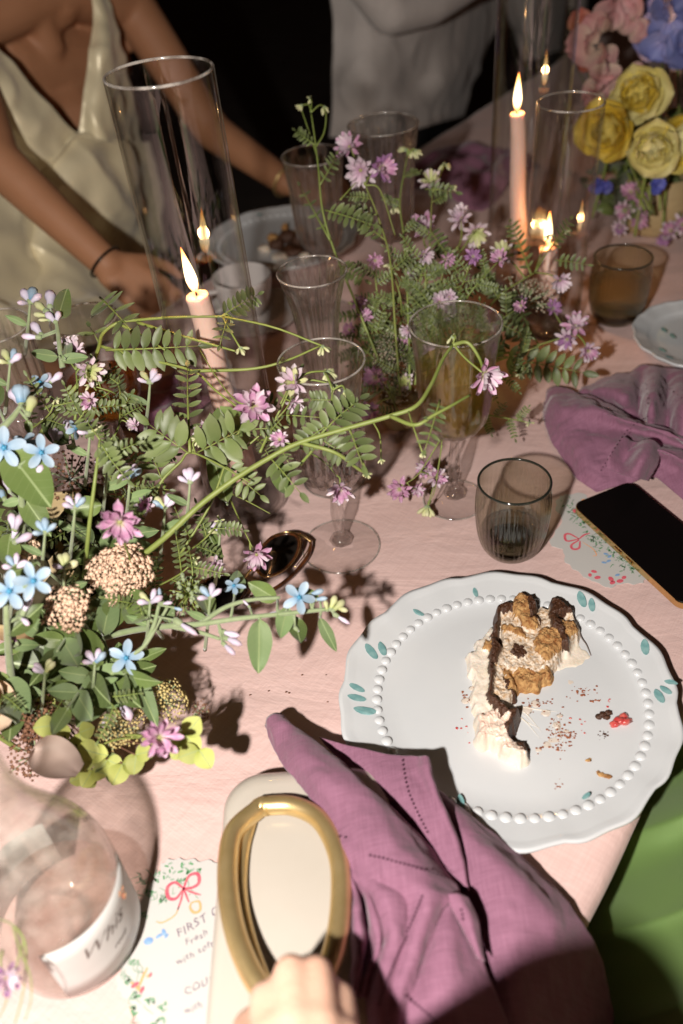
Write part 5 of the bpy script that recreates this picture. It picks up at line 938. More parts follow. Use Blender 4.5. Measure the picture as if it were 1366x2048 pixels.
def tweedia(label, pts, rpx, leaves=(), flowers=(), buds=(), group=None, name='tweedia_stem', extra=()):
    P = A3(pts); p = Plant(name, label, P[0], group); S = p.stem(P, ps(P[0], rpx), ps(P[-1], rpx * .6), True)
    for e in extra: q = A3(e); p.stem(q, ps(q[0], rpx * .8), ps(q[-1], rpx * .5))
    near = lambda c: S[np.argmin(np.linalg.norm(S - c, axis=1))]
    for l in leaves:
        a, b = at(*l[0]), at(*l[1]); p.leaf(a, b, l[2] if len(l) > 2 else 'leaf', l[3] if len(l) > 3 else 1.0, l[4] if len(l) > 4 else None, nrm=view(a, 1, .35))
        n0 = near(a)
        if np.linalg.norm(n0 - a) < .03: p.st.append(tube([n0, a], [ps(a, rpx * .4)] * 2, 6))
    for f in flowers:
        c = at(*f[0]); ax = None
        if len(f) > 2: v = nz(CAM - c); ax = nz(v + (RT @ np.array([f[2][0], -f[2][1], 0])))
        n0 = near(c); p.blue(c, ps(c, f[1]), ax, frm=n0 if np.linalg.norm(n0 - c) < .05 else c - V(0, 0, .02))
    for b in buds:
        a, e = at(*b[0]), at(*b[1]); p.bud(a, e, b[2] if len(b) > 2 else 'lil', b[3] if len(b) > 3 else 1.0); n0 = near(a)
        if np.linalg.norm(n0 - a) < .05: p.st.append(tube([n0, (n0 + a) / 2, a], [ps(a, rpx * .35)] * 3, 6))
    return p.done('stemd')
def yarrow(label, px, py, z, rpx, mt='yarrow', ax=(0, 0), n=120, foot=None, name='yarrow_head', fs=.115, squash=.55, group=None):
    c = at(px, py, z); R_ = ps(c, rpx); v = nz(CAM - c); axv = nz(v + RT @ np.array([ax[0], -ax[1], 0])); a = nz(np.cross(axv, V(.2, .3, .9))); b = np.cross(axv, a)
    ft = at(*foot) if foot else V(c[0] * .8 - .03, c[1] + .03, .03); t = thing(name, label, 'flower', ft, group); vf = []; st = [tube(cr(np.array([ft, (ft + c) / 2 - axv * R_ * .3, c - axv * R_ * .9]), 10), [R_ * .05 + .0008] * 2, 7)]
    for k in range(n):
        r = math.sqrt((k + .5) / n); q = k * 2.39996; irr = 1 + .42 * noise.noise(Vector((math.cos(q) * 2, math.sin(q) * 2, px * .1))); x, y = r * math.cos(q) * irr, r * math.sin(q) * irr
        p = c + (a * x + b * y) * R_ + axv * R_ * squash * (math.sqrt(max(0, 1.05 - r * r)) - 1) + axv * R_ * rnd(-.07, .07) * 1.2
        nn = nz(axv + (a * x + b * y) * .9); ta = nz(np.cross(nn, V(.1, .8, .4))); tb_ = np.cross(nn, ta); s = R_ * fs * rnd(.55, 1.3); lob = []
        m = 5; o0 = rnd(0, 6)
        vs = [p + nn * s * .35]; 
        for j in range(m * 2): qq = o0 + math.pi * j / m; rr = s * (1.12 if j % 2 else .62); vs.append(p + (ta * math.cos(qq) + tb_ * math.sin(qq)) * rr + nn * s * (.28 if j % 2 else -.05))
        vs.append(p - nn * s * .8); fsx = [(0, 1 + j, 1 + (j + 1) % (2 * m)) for j in range(2 * m)] + [(2 * m + 1, 1 + (j + 1) % (2 * m), 1 + j) for j in range(2 * m)]
        vf.append((np.array(vs), fsx))
        if k % 6 == 0: st.append(tube([c - axv * R_ * .9, (c + p) / 2 - axv * R_ * .35, p], [R_ * .02 + .0003] * 3, 4))
    part('florets', join(vf), M[mt], t, org=c, kind='stuff'); part('stalk', join(st), M['stemd'], t, org=ft); return t

LM = [('the largest peach yarrow', 240, 1135), ('the smaller peach yarrow', 135, 1215), ('the lone blue star flower', 252, 1316), ('the big pink head', 240, 1042), ('the edge pair of blue stars', 40, 1175), ('the broad hairy leaf', 60, 960), ('the yellowish yarrow', 338, 1398), ('the lower pink vetch head', 317, 1475), ('the mauve petal', 120, 1520), ('the fluffy green umbel', 378, 1190),
      ('the tall white wine glass', 905, 700), ('the short candle', 1095, 540), ('the long candle', 1035, 350), ('the coral pink head', 850, 455), ('the cream lace tufts', 785, 712), ('the flat lace umbel', 862, 585), ('the two whitish heads', 935, 450), ('the low lilac heads', 1152, 670), ('the pot', 800, 830), ('the flute', 640, 600),
      ('the topmost yellow bloom', 1277, 186), ('the deep yellow bloom', 1212, 262), ('the lowest yellow bloom', 1306, 300), ('the blush sweet peas', 1210, 70), ('the blue florets', 1320, 130), ('the dusky pink cluster', 1265, 400), ('the lilac corner petals', 1340, 25), ('the edge yellow bloom', 1368, 280)]
def where(x, y):
    d = sorted(LM, key=lambda l: math.hypot(l[1] - x, l[2] - y))[0]; dx, dy = x - d[1], y - d[2]; q = 'far ' if math.hypot(dx, dy) > 90 else ''
    a = ('right of' if dx > 0 else 'left of') if abs(dx) > 1.6 * abs(dy) else (('below ' if dy > 0 else 'above ') + 'and ' + ('right of' if dx > 0 else 'left of') if abs(dx) > .55 * abs(dy) else ('below' if dy > 0 else 'above'))
    return (q + a).replace('far above', 'well above').replace('far below', 'well below') + ' ' + d[0]
# ---------------- left arrangement: bowl and dark heart
bw = at(120, 1210, .001); bo = part('flower_bowl', lathe(wall(smoothprof([(.03, .0), (.045, .001), (.05, .006), (.075, .03), (.09, .06), (.092, .07)], 20), .004), 48, bw), M['pot'], org=bw); tag(bo, 'low bowl hidden beneath the left flower arrangement', 'bowl')
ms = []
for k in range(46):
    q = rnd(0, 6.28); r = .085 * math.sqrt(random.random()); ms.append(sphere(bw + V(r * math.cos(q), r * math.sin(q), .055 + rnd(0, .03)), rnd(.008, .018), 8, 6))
mo = part('shade_lumps', join(ms), M['shadefill'], kind='stuff'); tag(mo, 'dark lumps added as shade inside the flower bowl', 'shade_lumps')  # dark lumps added in place of the shade under the flowers

vetch('thick green vetch stem reaching across the wine glasses with pink tip', [(262, 1128, .13), (330, 1075, .15), (400, 1010, .17), (470, 958, .185), (540, 915, .195), (600, 885, .205), (700, 855, .215), (780, 832, .222), (832, 812, .228), (862, 770, .232), (885, 720, .236), (905, 690, .238)], 6.5,
      leaves=[((640, 870, .21), (720, 800, .22), 5, 46), ((700, 858, .215), (725, 930, .2), 4, 40), ((880, 800, .23), (850, 900, .22), 6, 26), ((540, 915, .195), (600, 985, .18), 4, 40)],
      heads=[((968, 748, .225), 78, ('pink', 'palepink'), (905, 685, .238), (.7, .5))], buds=[((735, 948, .17), 34), ((762, 918, .18), 26), ((905, 672, .24), 36), ((845, 905, .215), 26)], extra=[[(780, 832, .222), (830, 850, .225), (868, 830, .23), (905, 810, .232), (940, 790, .23)], [(600, 885, .205), (670, 905, .2), (720, 940, .18), (735, 945, .17)], [(905, 690, .238), (935, 685, .238), (958, 715, .23), (968, 745, .225)]])
vetch('long arching vetch stem curving over the leaning candle', [(80, 870, .17), (130, 800, .19), (175, 745, .21), (196, 700, .22), (205, 668, .225), (235, 646, .23), (275, 640, .232), (360, 634, .235), (445, 633, .235)], 5,
      leaves=[((200, 690, .22), (180, 655, .222), 1, 34), ((212, 700, .22), (395, 692, .22), 8, 52), ((440, 634, .235), (515, 590, .24), 7, 30), ((200, 595, .23), (262, 660, .23), 4, 44), ((455, 640, .235), (440, 690, .23), 3, 26)],
      heads=[((270, 852, .19), 34, 'palepink')], extra=[[(200, 692, .22), (280, 715, .215), (385, 742, .21), (430, 780, .205), (482, 820, .20)], [(275, 645, .232), (340, 665, .23), (420, 688, .228), (470, 702, .226)], [(385, 742, .21), (500, 738, .212), (570, 722, .215), (640, 692, .22)], [(235, 646, .23), (285, 672, .226), (330, 700, .223)]], buds=[((645, 692, .22), 52), ((480, 695, .226), 40), ((462, 640, .23), 20)])
vetch('vetch leaf fan of broad bright leaflets left of the candle base', [(300, 1010, .16), (325, 960, .175), (360, 925, .185), (380, 905, .19), (430, 925, .19), (500, 965, .18)], 3.5,
      leaves=[((375, 905, .19), (300, 850, .21), 4, 62), ((395, 905, .19), (480, 860, .21), 5, 62), ((330, 975, .17), (300, 900, .19), 3, 40), ((380, 905, .192), (375, 735, .215), 8, 34)], heads=[((410, 855, .2), 56, 'palepink', None, (0, .8))], buds=[((397, 880, .2), 30)])
vetch('pink clover like vetch head on a bent stem before the candle', [(360, 1110, .12), (420, 1010, .15), (450, 930, .18), (470, 880, .20), (490, 840, .215)], 3,
      leaves=[((560, 810, .21), (600, 740, .22), 5, 26), ((450, 930, .18), (520, 990, .16), 5, 34)], heads=[((506, 812, .222), 92, ('pink', 'palepink', 'pink'), None, (.15, -.1))], extra=[[(450, 930, .18), (520, 870, .2), (570, 820, .215), (585, 790, .22)], [(506, 812, .22), (470, 800, .22), (430, 750, .22), (400, 700, .22)]], auto=2, autolen=80)
vetch('pale pink and white vetch cluster over the empty flute', [(520, 905, .19), (545, 850, .2), (570, 800, .215), (585, 765, .225)], 3, leaves=[((560, 830, .205), (640, 835, .21), 4, 26), ((560, 820, .205), (520, 790, .21), 4, 24)], heads=[((588, 765, .228), 74, ('palepink', 'palepink', 'creampet'), None, (-.2, -.2)), ((588, 806, .215), 44, ('blue' if 0 else 'palepink',), None, (.3, .6))], buds=[((655, 742, .225), 44), ((670, 770, .22), 40)])
vetch('dark leafy vetch sprig with buds above the ribbed wine glass', [(600, 930, .19), (640, 880, .2), (660, 830, .215), (665, 780, .225)], 3.2, leaves=[((655, 850, .21), (600, 890, .2), 5, 34), ((660, 825, .21), (720, 815, .215), 5, 30), ((662, 800, .22), (620, 800, .22), 5, 26), ((645, 880, .2), (690, 910, .19), 4, 34)], buds=[((650, 745, .225), 50), ((690, 780, .22), 46)])
vetch('lilac vetch head drooping against the stem of the ribbed glass', [(560, 880, .16), (610, 900, .15), (650, 925, .135), (672, 950, .12)], 2.2, heads=[((680, 975, .108), 62, ('palepink', 'pink'), (672, 950, .12), (0, .9))], buds=[((660, 925, .125), 24)])
vetch('lilac vetch head hanging over the sunglasses', [(455, 985, .10), (470, 1020, .10), (488, 1060, .098), (505, 1095, .09)], 2.2, heads=[((513, 1108, .084), 66, ('pink', 'palepink'), (500, 1085, .092), (0, .6))], extra=[[(455, 985, .1), (490, 1000, .1), (540, 1027, .095)]])
vetch('big pink vetch head in the middle of the left flowers', [(258, 1190, .09), (262, 1130, .14), (250, 1090, .18), (240, 1060, .2)], 3, heads=[((240, 1042, .205), 96, 'pink', None, (0, .35))], auto=2, autolen=70)
vetch('pink vetch head at the lower end of the left flowers', [(180, 1500, .05), (230, 1480, .08), (280, 1475, .10)], 2.6, heads=[((317, 1475, .112), 88, 'pink', (250, 1470, .09), (.2, .2))], leaves=[((200, 1490, .06), (215, 1545, .06), 3, 30)])
vetch('tall straight green stalk rising between the yarrow and the leaves', [(165, 1190, .10), (172, 1120, .14), (180, 1040, .18), (190, 960, .21), (200, 880, .23)], 5.5, leaves=[((200, 880, .23), (165, 830, .235), 4, 30), ((195, 930, .22), (240, 890, .22), 5, 34), ((200, 885, .23), (255, 960, .21), 7, 30)], auto=2, autolen=90)
vetch('fine vetch sprig leaning over the bowl of the amber wine', [(200, 900, .18), (235, 860, .19), (240, 800, .2), (238, 740, .205)], 2.4, leaves=[((238, 830, .19), (262, 790, .2), 5, 22), ((240, 780, .2), (222, 735, .205), 5, 22)], buds=[((262, 850, .19), 24)], auto=3, autolen=60)
vetch('vetch stalk with wilted seed head beside the beaded plate rim side', [(290, 1260, .08), (330, 1230, .10), (360, 1190, .12), (410, 1150, .12)], 2, heads=[((430, 1128, .115), 44, 'palepink', None, (.3, .4))], auto=3, autolen=60)
vetch('thin curled vetch stalks with purple flower in the bottom left corner', [(0, 1838, .10), (25, 1850, .11), (48, 1880, .11), (52, 1930, .10), (45, 1990, .09), (30, 2048, .08)], 2.4, heads=[((12, 1955, .11), 66, ('purple', 'palepink'), (5, 1900, .11), (.3, .3))], extra=[[(25, 1850, .11), (40, 1900, .11), (60, 1950, .1), (62, 2000, .09), (50, 2040, .08)], [(48, 1880, .11), (30, 1940, .1), (10, 2010, .09), (-5, 2040, .08)], [(0, 1838, .10), (-20, 1840, .1), (-60, 1870, .09)]])
# blue star flowers
tweedia('fuzzy branch with blue star flower pointing towards the cake plate', [(150, 1290, .08), (260, 1262, .10), (340, 1252, .12), (400, 1248, .125), (470, 1238, .13), (560, 1228, .13), (660, 1218, .128)], 7,
        leaves=[((555, 1200, .13), (500, 1165, .135), 'leaf', 1.0, 1), ((575, 1215, .13), (558, 1278, .12), 'leafg', 1.0, 1), ((518, 1240, .13), (520, 1345, .11), 'leafg', .9, 0), ((640, 1235, .12), (672, 1305, .10), 'leafg', .6, 0), ((640, 1200, .13), (582, 1180, .13), 'leaf', .8, 3), ((470, 1190, .13), (480, 1135, .13), 'leafg', .8, 0), ((420, 1240, .125), (395, 1130, .13), 'leaf', .5, 2), ((340, 1250, .12), (320, 1175, .13), 'leafg', .7, 0), ((590, 1235, .12), (600, 1290, .115), 'leaf', 1.1, 1)],
        flowers=[((598, 1195, .142), 66, (.2, -.1)), ((468, 1172, .135), 44, (-.3, -.8))], buds=[((618, 1190, .135), (648, 1180, .138), 'blue', 1.3), ((628, 1200, .134), (655, 1196, .137), 'blue', 1.2), ((560, 1222, .13), (532, 1232, .13), 'lil', 1), ((590, 1255, .12), (612, 1282, .11), 'lil', 1), ((668, 1228, .126), (700, 1248, .12), 'lil', .8), ((660, 1220, .13), (672, 1190, .135), 'creampet', 1.5), ((665, 1222, .13), (690, 1200, .132), 'creampet', 1.5), ((655, 1222, .13), (650, 1200, .134), 'creampet', 1.5), ((672, 1215, .13), (696, 1222, .13), 'creampet', 1.4), ((440, 1262, .12), (480, 1272, .12), 'lil', 1), ((448, 1275, .118), (484, 1290, .116), 'lil', 1.1), ((445, 1285, .116), (470, 1310, .112), 'lil', 1.1), ((500, 1215, .13), (486, 1200, .134), 'lil', .9)],
        extra=[[(400, 1248, .125), (450, 1215, .13), (500, 1200, .132), (560, 1195, .134)], [(340, 1252, .12), (400, 1265, .12), (440, 1278, .118)]])
tweedia('lone sky blue star flower over broad leaves at lower left', [(120, 1420, .05), (170, 1370, .07), (215, 1335, .09), (235, 1322, .10)], 6,
        leaves=[((218, 1328, .10), (112, 1262, .11), 'leaf', 1.05, 1), ((165, 1350, .08), (18, 1325, .09), 'leaf', 1.15, 1), ((235, 1330, .10), (155, 1445, .09), 'leafg', 1.0, 2), ((262, 1340, .10), (318, 1448, .08), 'leafg', .55, 0), ((225, 1345, .09), (160, 1420, .08), 'leaf', 1.0, 2), ((205, 1275, .11), (225, 1175, .12), 'leafg', .75, 3)],
        flowers=[((252, 1316, .112), 70, (.05, 0))], buds=[((170, 1330, .1), (135, 1300, .105), 'creampet', 1.5), ((180, 1420, .085), (195, 1370, .09), 'lil', 1.3), ((240, 1400, .085), (262, 1440, .08), 'lil', 1.5), ((215, 1430, .08), (205, 1455, .07), 'lil', 1.4), ((268, 1372, .09), (250, 1410, .09), 'lil', 1.4)], extra=[[(252, 1318, .108), (290, 1290, .115), (320, 1240, .125), (335, 1215, .13)]])
tweedia('tweedia stalk with half opened lilac bell near the fluffy umbel', [(290, 1290, .11), (308, 1250, .125), (318, 1210, .135)], 6, leaves=[((300, 1230, .13), (255, 1185, .13), 'leaf', 1.1, 1), ((300, 1240, .13), (240, 1205, .12), 'leaf', .9, 0)], buds=[((320, 1205, .137), (300, 1190, .14), 'lil', .8), ((322, 1208, .137), (345, 1205, .139), 'lil', 1.1), ((322, 1205, .137), (318, 1175, .145), 'blue', .9), ((345, 1215, .135), (365, 1220, .134), 'blue', 1.2), ((350, 1240, .13), (395, 1270, .125), 'lil', .7)])
tweedia('pair of sky blue star flowers at the left edge', [(30, 1420, .06), (20, 1330, .12), (14, 1250, .17), (12, 1200, .19)], 9, leaves=[((15, 1270, .16), (90, 1210, .17), 'leaf', .9, 1), ((10, 1150, .19), (75, 1130, .19), 'leaf', .7, 2), ((20, 1290, .14), (80, 1290, .13), 'leafg', .8, 0)], flowers=[((18, 1182, .200), 80, (.1, .1)), ((66, 1162, .205), 76, (.2, -.1))], buds=[((45, 1230, .17), (62, 1190, .18), 'lil', 1.2), ((40, 1235, .17), (58, 1250, .17), 'lil', 1.2), ((35, 1290, .14), (20, 1262, .15), 'purple', 1.2)])
tweedia('blue star flowers over a broad hairy leaf at the left edge', [(40, 1110, .14), (45, 1040, .18), (42, 980, .21), (40, 930, .23)], 8, leaves=[((18, 905, .235), (98, 1005, .215), 'leaf', 1.1, 0), ((45, 990, .2), (98, 1070, .18), 'leaf', .9, 0), ((40, 1000, .2), (5, 1010, .2), 'leafg', 1.0, 1), ((20, 1070, .17), (10, 1140, .16), 'leaf', 1.1, 1)],
        flowers=[((8, 895, .245), 82, (-.1, .1)), ((82, 905, .238), 70, (.2, 0)), ((50, 885, .225), 60, (-.2, -.8))], buds=[((70, 955, .22), (85, 930, .228), 'lil', 1.6), ((72, 958, .22), (104, 945, .22), 'blue', 1.3), ((74, 960, .22), (90, 975, .215), 'blue', 1.4), ((20, 985, .2), (8, 955, .21), 'lil', 1.3), ((10, 1000, .2), (0, 980, .2), 'blue', 1.3), ((28, 1060, .18), (22, 1025, .19), 'lil', 1.6), ((30, 1062, .18), (42, 1028, .19), 'lil', 1.5), ((28, 1085, .17), (65, 1068, .175), 'lil', 1.4), ((24, 1080, .17), (35, 1050, .18), 'lil', 1.4)])
tweedia('pale blue half closed bell and small star at the upper left edge', [(0, 860, .22), (25, 835, .23), (42, 812, .24)], 8, flowers=[((80, 765, .235), 46, (.1, -.7))], buds=[((42, 808, .24), (36, 768, .25), 'blue', 2.2), ((44, 806, .24), (52, 770, .248), 'blue', 2.0), ((40, 806, .24), (22, 780, .245), 'lil', 2.0), ((90, 770, .23), (100, 745, .235), 'lil', 1.6), ((100, 765, .23), (125, 745, .235), 'lil', 1.6), ((55, 830, .235), (68, 792, .24), 'creampet', 1.5)], leaves=[((0, 820, .23), (-30, 760, .24), 'leaf', 1, 1), ((55, 840, .23), (60, 870, .22), 'leaf', 1, 1)])
tweedia('cluster of white lilac buds standing highest at the left', [(125, 735, .235), (120, 700, .245), (116, 665, .252), (112, 640, .257)], 6, leaves=[((115, 640, .257), (132, 580, .265), 'leaf', .75, 3), ((118, 712, .245), (58, 708, .245), 'leafg', .75, 0), ((132, 720, .24), (135, 660, .25), 'leafg', .5, 2), ((122, 720, .24), (175, 712, .24), 'leafg', .8, 0)],
        buds=[((112, 645, .257), (92, 625, .262), 'lil', 1.5), ((112, 645, .257), (118, 622, .262), 'lil', 1.5), ((82, 675, .25), (42, 672, .252), 'lil', 1.1), ((84, 672, .25), (64, 645, .256), 'lil', 1.4), ((100, 615, .262), (100, 582, .268), 'lil', 1.6), ((96, 625, .26), (70, 605, .264), 'creampet', 1.2), ((98, 632, .26), (66, 628, .262), 'creampet', 1.2), ((102, 640, .258), (76, 640, .26), 'creampet', 1.0)])
vetch('white and pink blossom mass beside the amber wine glass', [(150, 840, .2), (155, 790, .215), (152, 740, .225)], 3, heads=[((148, 705, .232), 62, 'palepink', None, (-.3, -.4)), ((178, 740, .226), 66, ('palepink', 'creampet'), None, (.2, .3)), ((130, 690, .235), 40, ('palepink',), None, (-.5, -.3))], auto=2, autolen=60)
tweedia('pale lilac flower with blue throat below the blossom mass', [(150, 900, .17), (145, 875, .18), (142, 850, .19)], 4, flowers=[((152, 858, .19), 40, (.6, -.4))], buds=[((138, 868, .185), (132, 840, .19), 'lil', 1.6), ((112, 885, .18), (105, 855, .185), 'lil', 1.8), ((112, 885, .18), (124, 862, .185), 'lil', 1.6)], leaves=[((140, 890, .18), (90, 850, .18), 'leaf', .7, 1)])
for i, (a_, b_, w_, lab) in enumerate((((205, 1010, .15), (130, 1020, .15), 1.1, 'broad veined leaf left of the big pink head'), ((552, 925, .17), (578, 995, .16), .8, 'oval leaf hanging beside the ribbed wine glass'), ((455, 1010, .14), (420, 900, .16), .6, 'long green leaf over the cylinder base'), ((405, 1040, .12), (445, 1130, .10), .45, 'narrow leaf trailing toward the sunglasses'), ((440, 820, .19), (495, 905, .18), .9, 'dark broad leaf crossing the candle foot'))):
    tweedia(lab, [a_, ((a_[0] + b_[0]) / 2, (a_[1] + b_[1]) / 2, a_[2])], 2, leaves=[(a_, b_, 'leaf', w_, 1)], name='leafy_stem')
yarrow('largest peach yarrow head in the left flowers', 240, 1135, .150, 62, ax=(.05, -.3), n=230, fs=.112)
yarrow('smaller peach yarrow head left of the largest one', 135, 1215, .150, 46, ax=(-.1, .0), n=90, fs=.15)
yarrow('peach yarrow tuft by the left edge above the blue pair', 45, 1088, .150, 34, ax=(0, -.4), n=46, fs=.19)
yarrow('yellowish yarrow head above the lower pink vetch', 338, 1398, .075, 46, 'yellowy', ax=(.5, -.2), n=130, fs=.09)
yarrow('creamy yarrow head beside the lower pink vetch', 228, 1462, .075, 44, 'yellowy', ax=(-.3, .1), n=120, fs=.09)
yarrow('second creamy tuft between the two yellowish heads', 262, 1432, .07, 30, 'yellowy', ax=(-.1, .1), n=60, fs=.1)
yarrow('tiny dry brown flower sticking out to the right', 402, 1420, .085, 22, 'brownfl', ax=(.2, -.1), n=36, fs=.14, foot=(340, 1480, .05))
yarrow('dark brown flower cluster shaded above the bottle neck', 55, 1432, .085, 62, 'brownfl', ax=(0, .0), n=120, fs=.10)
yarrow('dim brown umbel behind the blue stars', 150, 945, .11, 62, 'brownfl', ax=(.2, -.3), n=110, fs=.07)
yarrow('dim dusky umbel below the dark leaves', 70, 1510, .06, 50, 'brownfl', ax=(0, 0), n=90, fs=.1)
# fluffy green umbel near the middle
fu = Plant('fluffy_umbel', 'fluffy green and white umbel left of the sunglasses', at(330, 1250, .08)); fc = at(378, 1190, .12)
fu.stem([fu.b, (fu.b + fc) / 2 + V(0, 0, .01), fc], .0012, .0010)
for k in range(46):
    d = nz(view(fc, .7, 1.2)); e = fc + d * ps(fc, rnd(25, 58)); fu.st.append(tube(cr(np.array([fc, (fc + e) / 2 + V(0, 0, .002), e]), 5), [.0006, .0003], 4)); fu.cal.append(sphere(e, ps(fc, rnd(2.5, 5)), 6, 4))
fu.done(); 
# lime bracts
def bracts(label, base, tips, mt='lime', smt='stem'):
    b = at(*base); p = Plant('lime_sprig', label, b, None, 'foliage'); 
    for (x, y, z, ln, an) in tips:
        c = at(x, y, z); p.st.append(tube(cr(np.array([b, (b + c) / 2 + V(0, 0, .004), c]), 8), [.0010, .0006], 6)); R_ = ps(c, ln)
        for q in (0, 1): d = RT @ np.array([math.cos(an + q * 1.9), -math.sin(an + q * 1.9), rnd(-.1, .4)]); inst('bract', LEAFM[mt][random.choice((1, 3))], frame(c, d, view(c, 1, .3), R_, 1.15), p.t)
    p.done(smt)
bracts('yellow green papery bract at the right end of the lower flowers', (300, 1500, .05), [(372, 1470, .09, 46, -.9), (398, 1500, .085, 44, .9), (365, 1490, .085, 36, 2.2)])
bracts('lime bracts clustered below the creamy tuft', (190, 1480, .03), [(215, 1520, .065, 34, .4), (245, 1528, .065, 44, .1), (272, 1510, .07, 38, -.3), (290, 1490, .07, 30, -.8), (170, 1550, .05, 34, .8)], smt='brownst')
bracts('pale lime bracts above the mauve petal', (120, 1440, .04), [(132, 1480, .075, 42, .9), (155, 1495, .075, 46, .3), (112, 1450, .08, 44, 1.2), (180, 1505, .07, 40, .1), (160, 1465, .075, 36, -.4), (185, 1540, .06, 40, .2), (105, 1420, .07, 40, 2.0)], smt='brownst')
# big mauve petal and peach rose at the left
pt = thing('fallen_petals', 'mauve beige rose petal resting above the bottle shoulder', 'petal', at(130, 1530, .05))
def bigpetal(name, c, d, n, s, mt, cup=.3, ruf=.03, wd=.62, seed=0):
    vf = blade(14, 11, lambda x: wd * (.18 + sw(x, .75, .6) * .82) if x < .985 else wd * .35, lambda x, y: cup * (y * y) * .5 * (1 - .3 * x) + .45 * cup * x * x + ruf * math.sin(6 * y + seed + 3 * x) * x * x)
    me = bpy.data.meshes.new(name); me.from_pydata(vf[0].tolist(), [], vf[1]); me.materials.append(M[mt]); me.polygons.foreach_set('use_smooth', [True] * len(me.polygons)); return me, frame(c, d, n, s)
me, Mx = bigpetal('petal', at(65, 1500, .09), RT @ np.array([.9, -.55, 0]), view(at(100, 1530, .1), 1, .1) + RT @ np.array([.3, .4, 0]), ps(at(100, 1530, .1), 108), 'rosep', .45, .03, .42); inst('petal', me, Mx, pt)
def rose(name, label, c, size, mts, ax, n=22, group=None, tight=.28):
    t = thing(name, label, 'flower', c, group); ax = nz(ax); a = nz(np.cross(ax, V(.2, .3, .9))); b = np.cross(ax, a); protos = []
    for mt in mts:
        for sd in (0, 2): protos.append((mt, bigpetal('petal', c, V(1, 0, 0), V(0, 0, 1), 1, mt, .75, .035, .62, sd)[0]))
    for k in range(n):
        f = k / (n - 1); q = k * 2.39996 + rnd(-.2, .2); rad = a * math.cos(q) + b * math.sin(q); e = 1.45 - 1.15 * f ** 1.3; d = rad * math.cos(e) + ax * math.sin(e); s = size * .5 * (.55 + .55 * f) * rnd(.92, 1.08)
        mi = 0 if f < .7 else len(mts) - 1; me = protos[mi * 2 + k % 2][1]
        st = c - ax * size * .30 + rad * size * tight * .25 * (.3 + f); inst('petal', me, frame(st, d, ax * math.cos(e) * 1.0 - rad * math.sin(e), s * (1.18 if f < .7 else 1.1), .95 + .25 * f), t)
    part('sepal', sphere(c - ax * size * .32, size * .14, 10, 6), M['eyeg'], t); ft = V(c[0], c[1] + .02, .03) if c[2] > .05 else c - ax * size * .5
    part('stem', tube(cr(np.array([c - ax * size * .35, (c + ft) / 2 - ax * size * .3, ft]), 10), .0022, 8), M['stem'], t); return t
rose('garden_rose', 'peach rose cut by the left edge above the bottle neck', at(-52, 1405, .12), .050, ('peach',), view(at(0, 1440, .16), 1, .1) + V(.5, 0, 0), 16)
# fillers deep in the left arrangement
USED = set()
def fresh(l):
    if l in USED: return False
    USED.add(l); return True
FL = 'leafy filler stems deep in the left flowers'
for k in range(30):
    y0 = 1000 + 420 * random.random(); x0 = rnd(-20, 330 - abs(y0 - 1180) * .35); z0 = rnd(.05, .11); a = rnd(0, 6.28); ln = rnd(70, 120)
    x1, y1 = x0 + ln * math.cos(a), y0 + ln * math.sin(a) * .9
    if not fresh(str(k % 3 < 2) + where(x1, y1)): continue
    if k % 3 < 2: tweedia('shaded leafy stem ending ' + where(x1, y1), [(x0, y0, z0 - .03), ((x0 + x1) / 2, (y0 + y1) / 2, z0), (x1, y1, z0 + .01)], 3.2, leaves=[((x0 + (x1 - x0) * t, y0 + (y1 - y0) * t, z0), (x0 + (x1 - x0) * t + 62 * math.cos(a + s * 1.1), y0 + (y1 - y0) * t + 62 * math.sin(a + s * 1.1), z0 + .01), random.choice(('leaf', 'leaf', 'leafg')), rnd(.7, 1.1)) for t, s in ((.2, 1), (.25, -1), (.6, 1), (.65, -1), (1, 0))], group=FL, name='leafy_stem')
    else: vetch('thin shaded vetch sprig ' + where(x1, y1), [(x0, y0, z0 - .03), ((x0 + x1) / 2, (y0 + y1) / 2, z0 + .02), (x1, y1, z0 + .03)], 2, auto=4, autolen=70, group='thin filler sprigs in the left flowers')
AIRY = ((230, 1010, 300, 900, .17, 'behind the tall green stalk'), (350, 1120, 440, 1040, .12, 'above the fluffy green umbel'), (110, 880, 180, 800, .2, 'under the pale lilac flower with blue throat'), (60, 860, 110, 800, .21, 'beside the pale blue bell'),
        (210, 960, 290, 1010, .16, 'over the big pink head'), (300, 1180, 390, 1120, .12, 'right of the largest peach yarrow'), (480, 880, 560, 880, .19, 'below the pink head by the candle'), (250, 800, 180, 770, .2, 'crossing the amber wine bowl'))
for k, (x0, y0, x1, y1, z, lab) in enumerate(AIRY):
    vetch('airy budding vetch sprig ' + lab, [(x0, y0, z - .04), ((x0 + x1) / 2 + 12, (y0 + y1) / 2, z), (x1, y1, z + .012)], 2.4, auto=4, autolen=76, buds=[((x1, y1, z + .012), 30)] if k % 2 else (), heads=[((x1, y1, z + .014), 44, ('palepink', 'pink'))] if k % 2 == 0 else (), group='airy vetch sprigs in the upper left flowers')
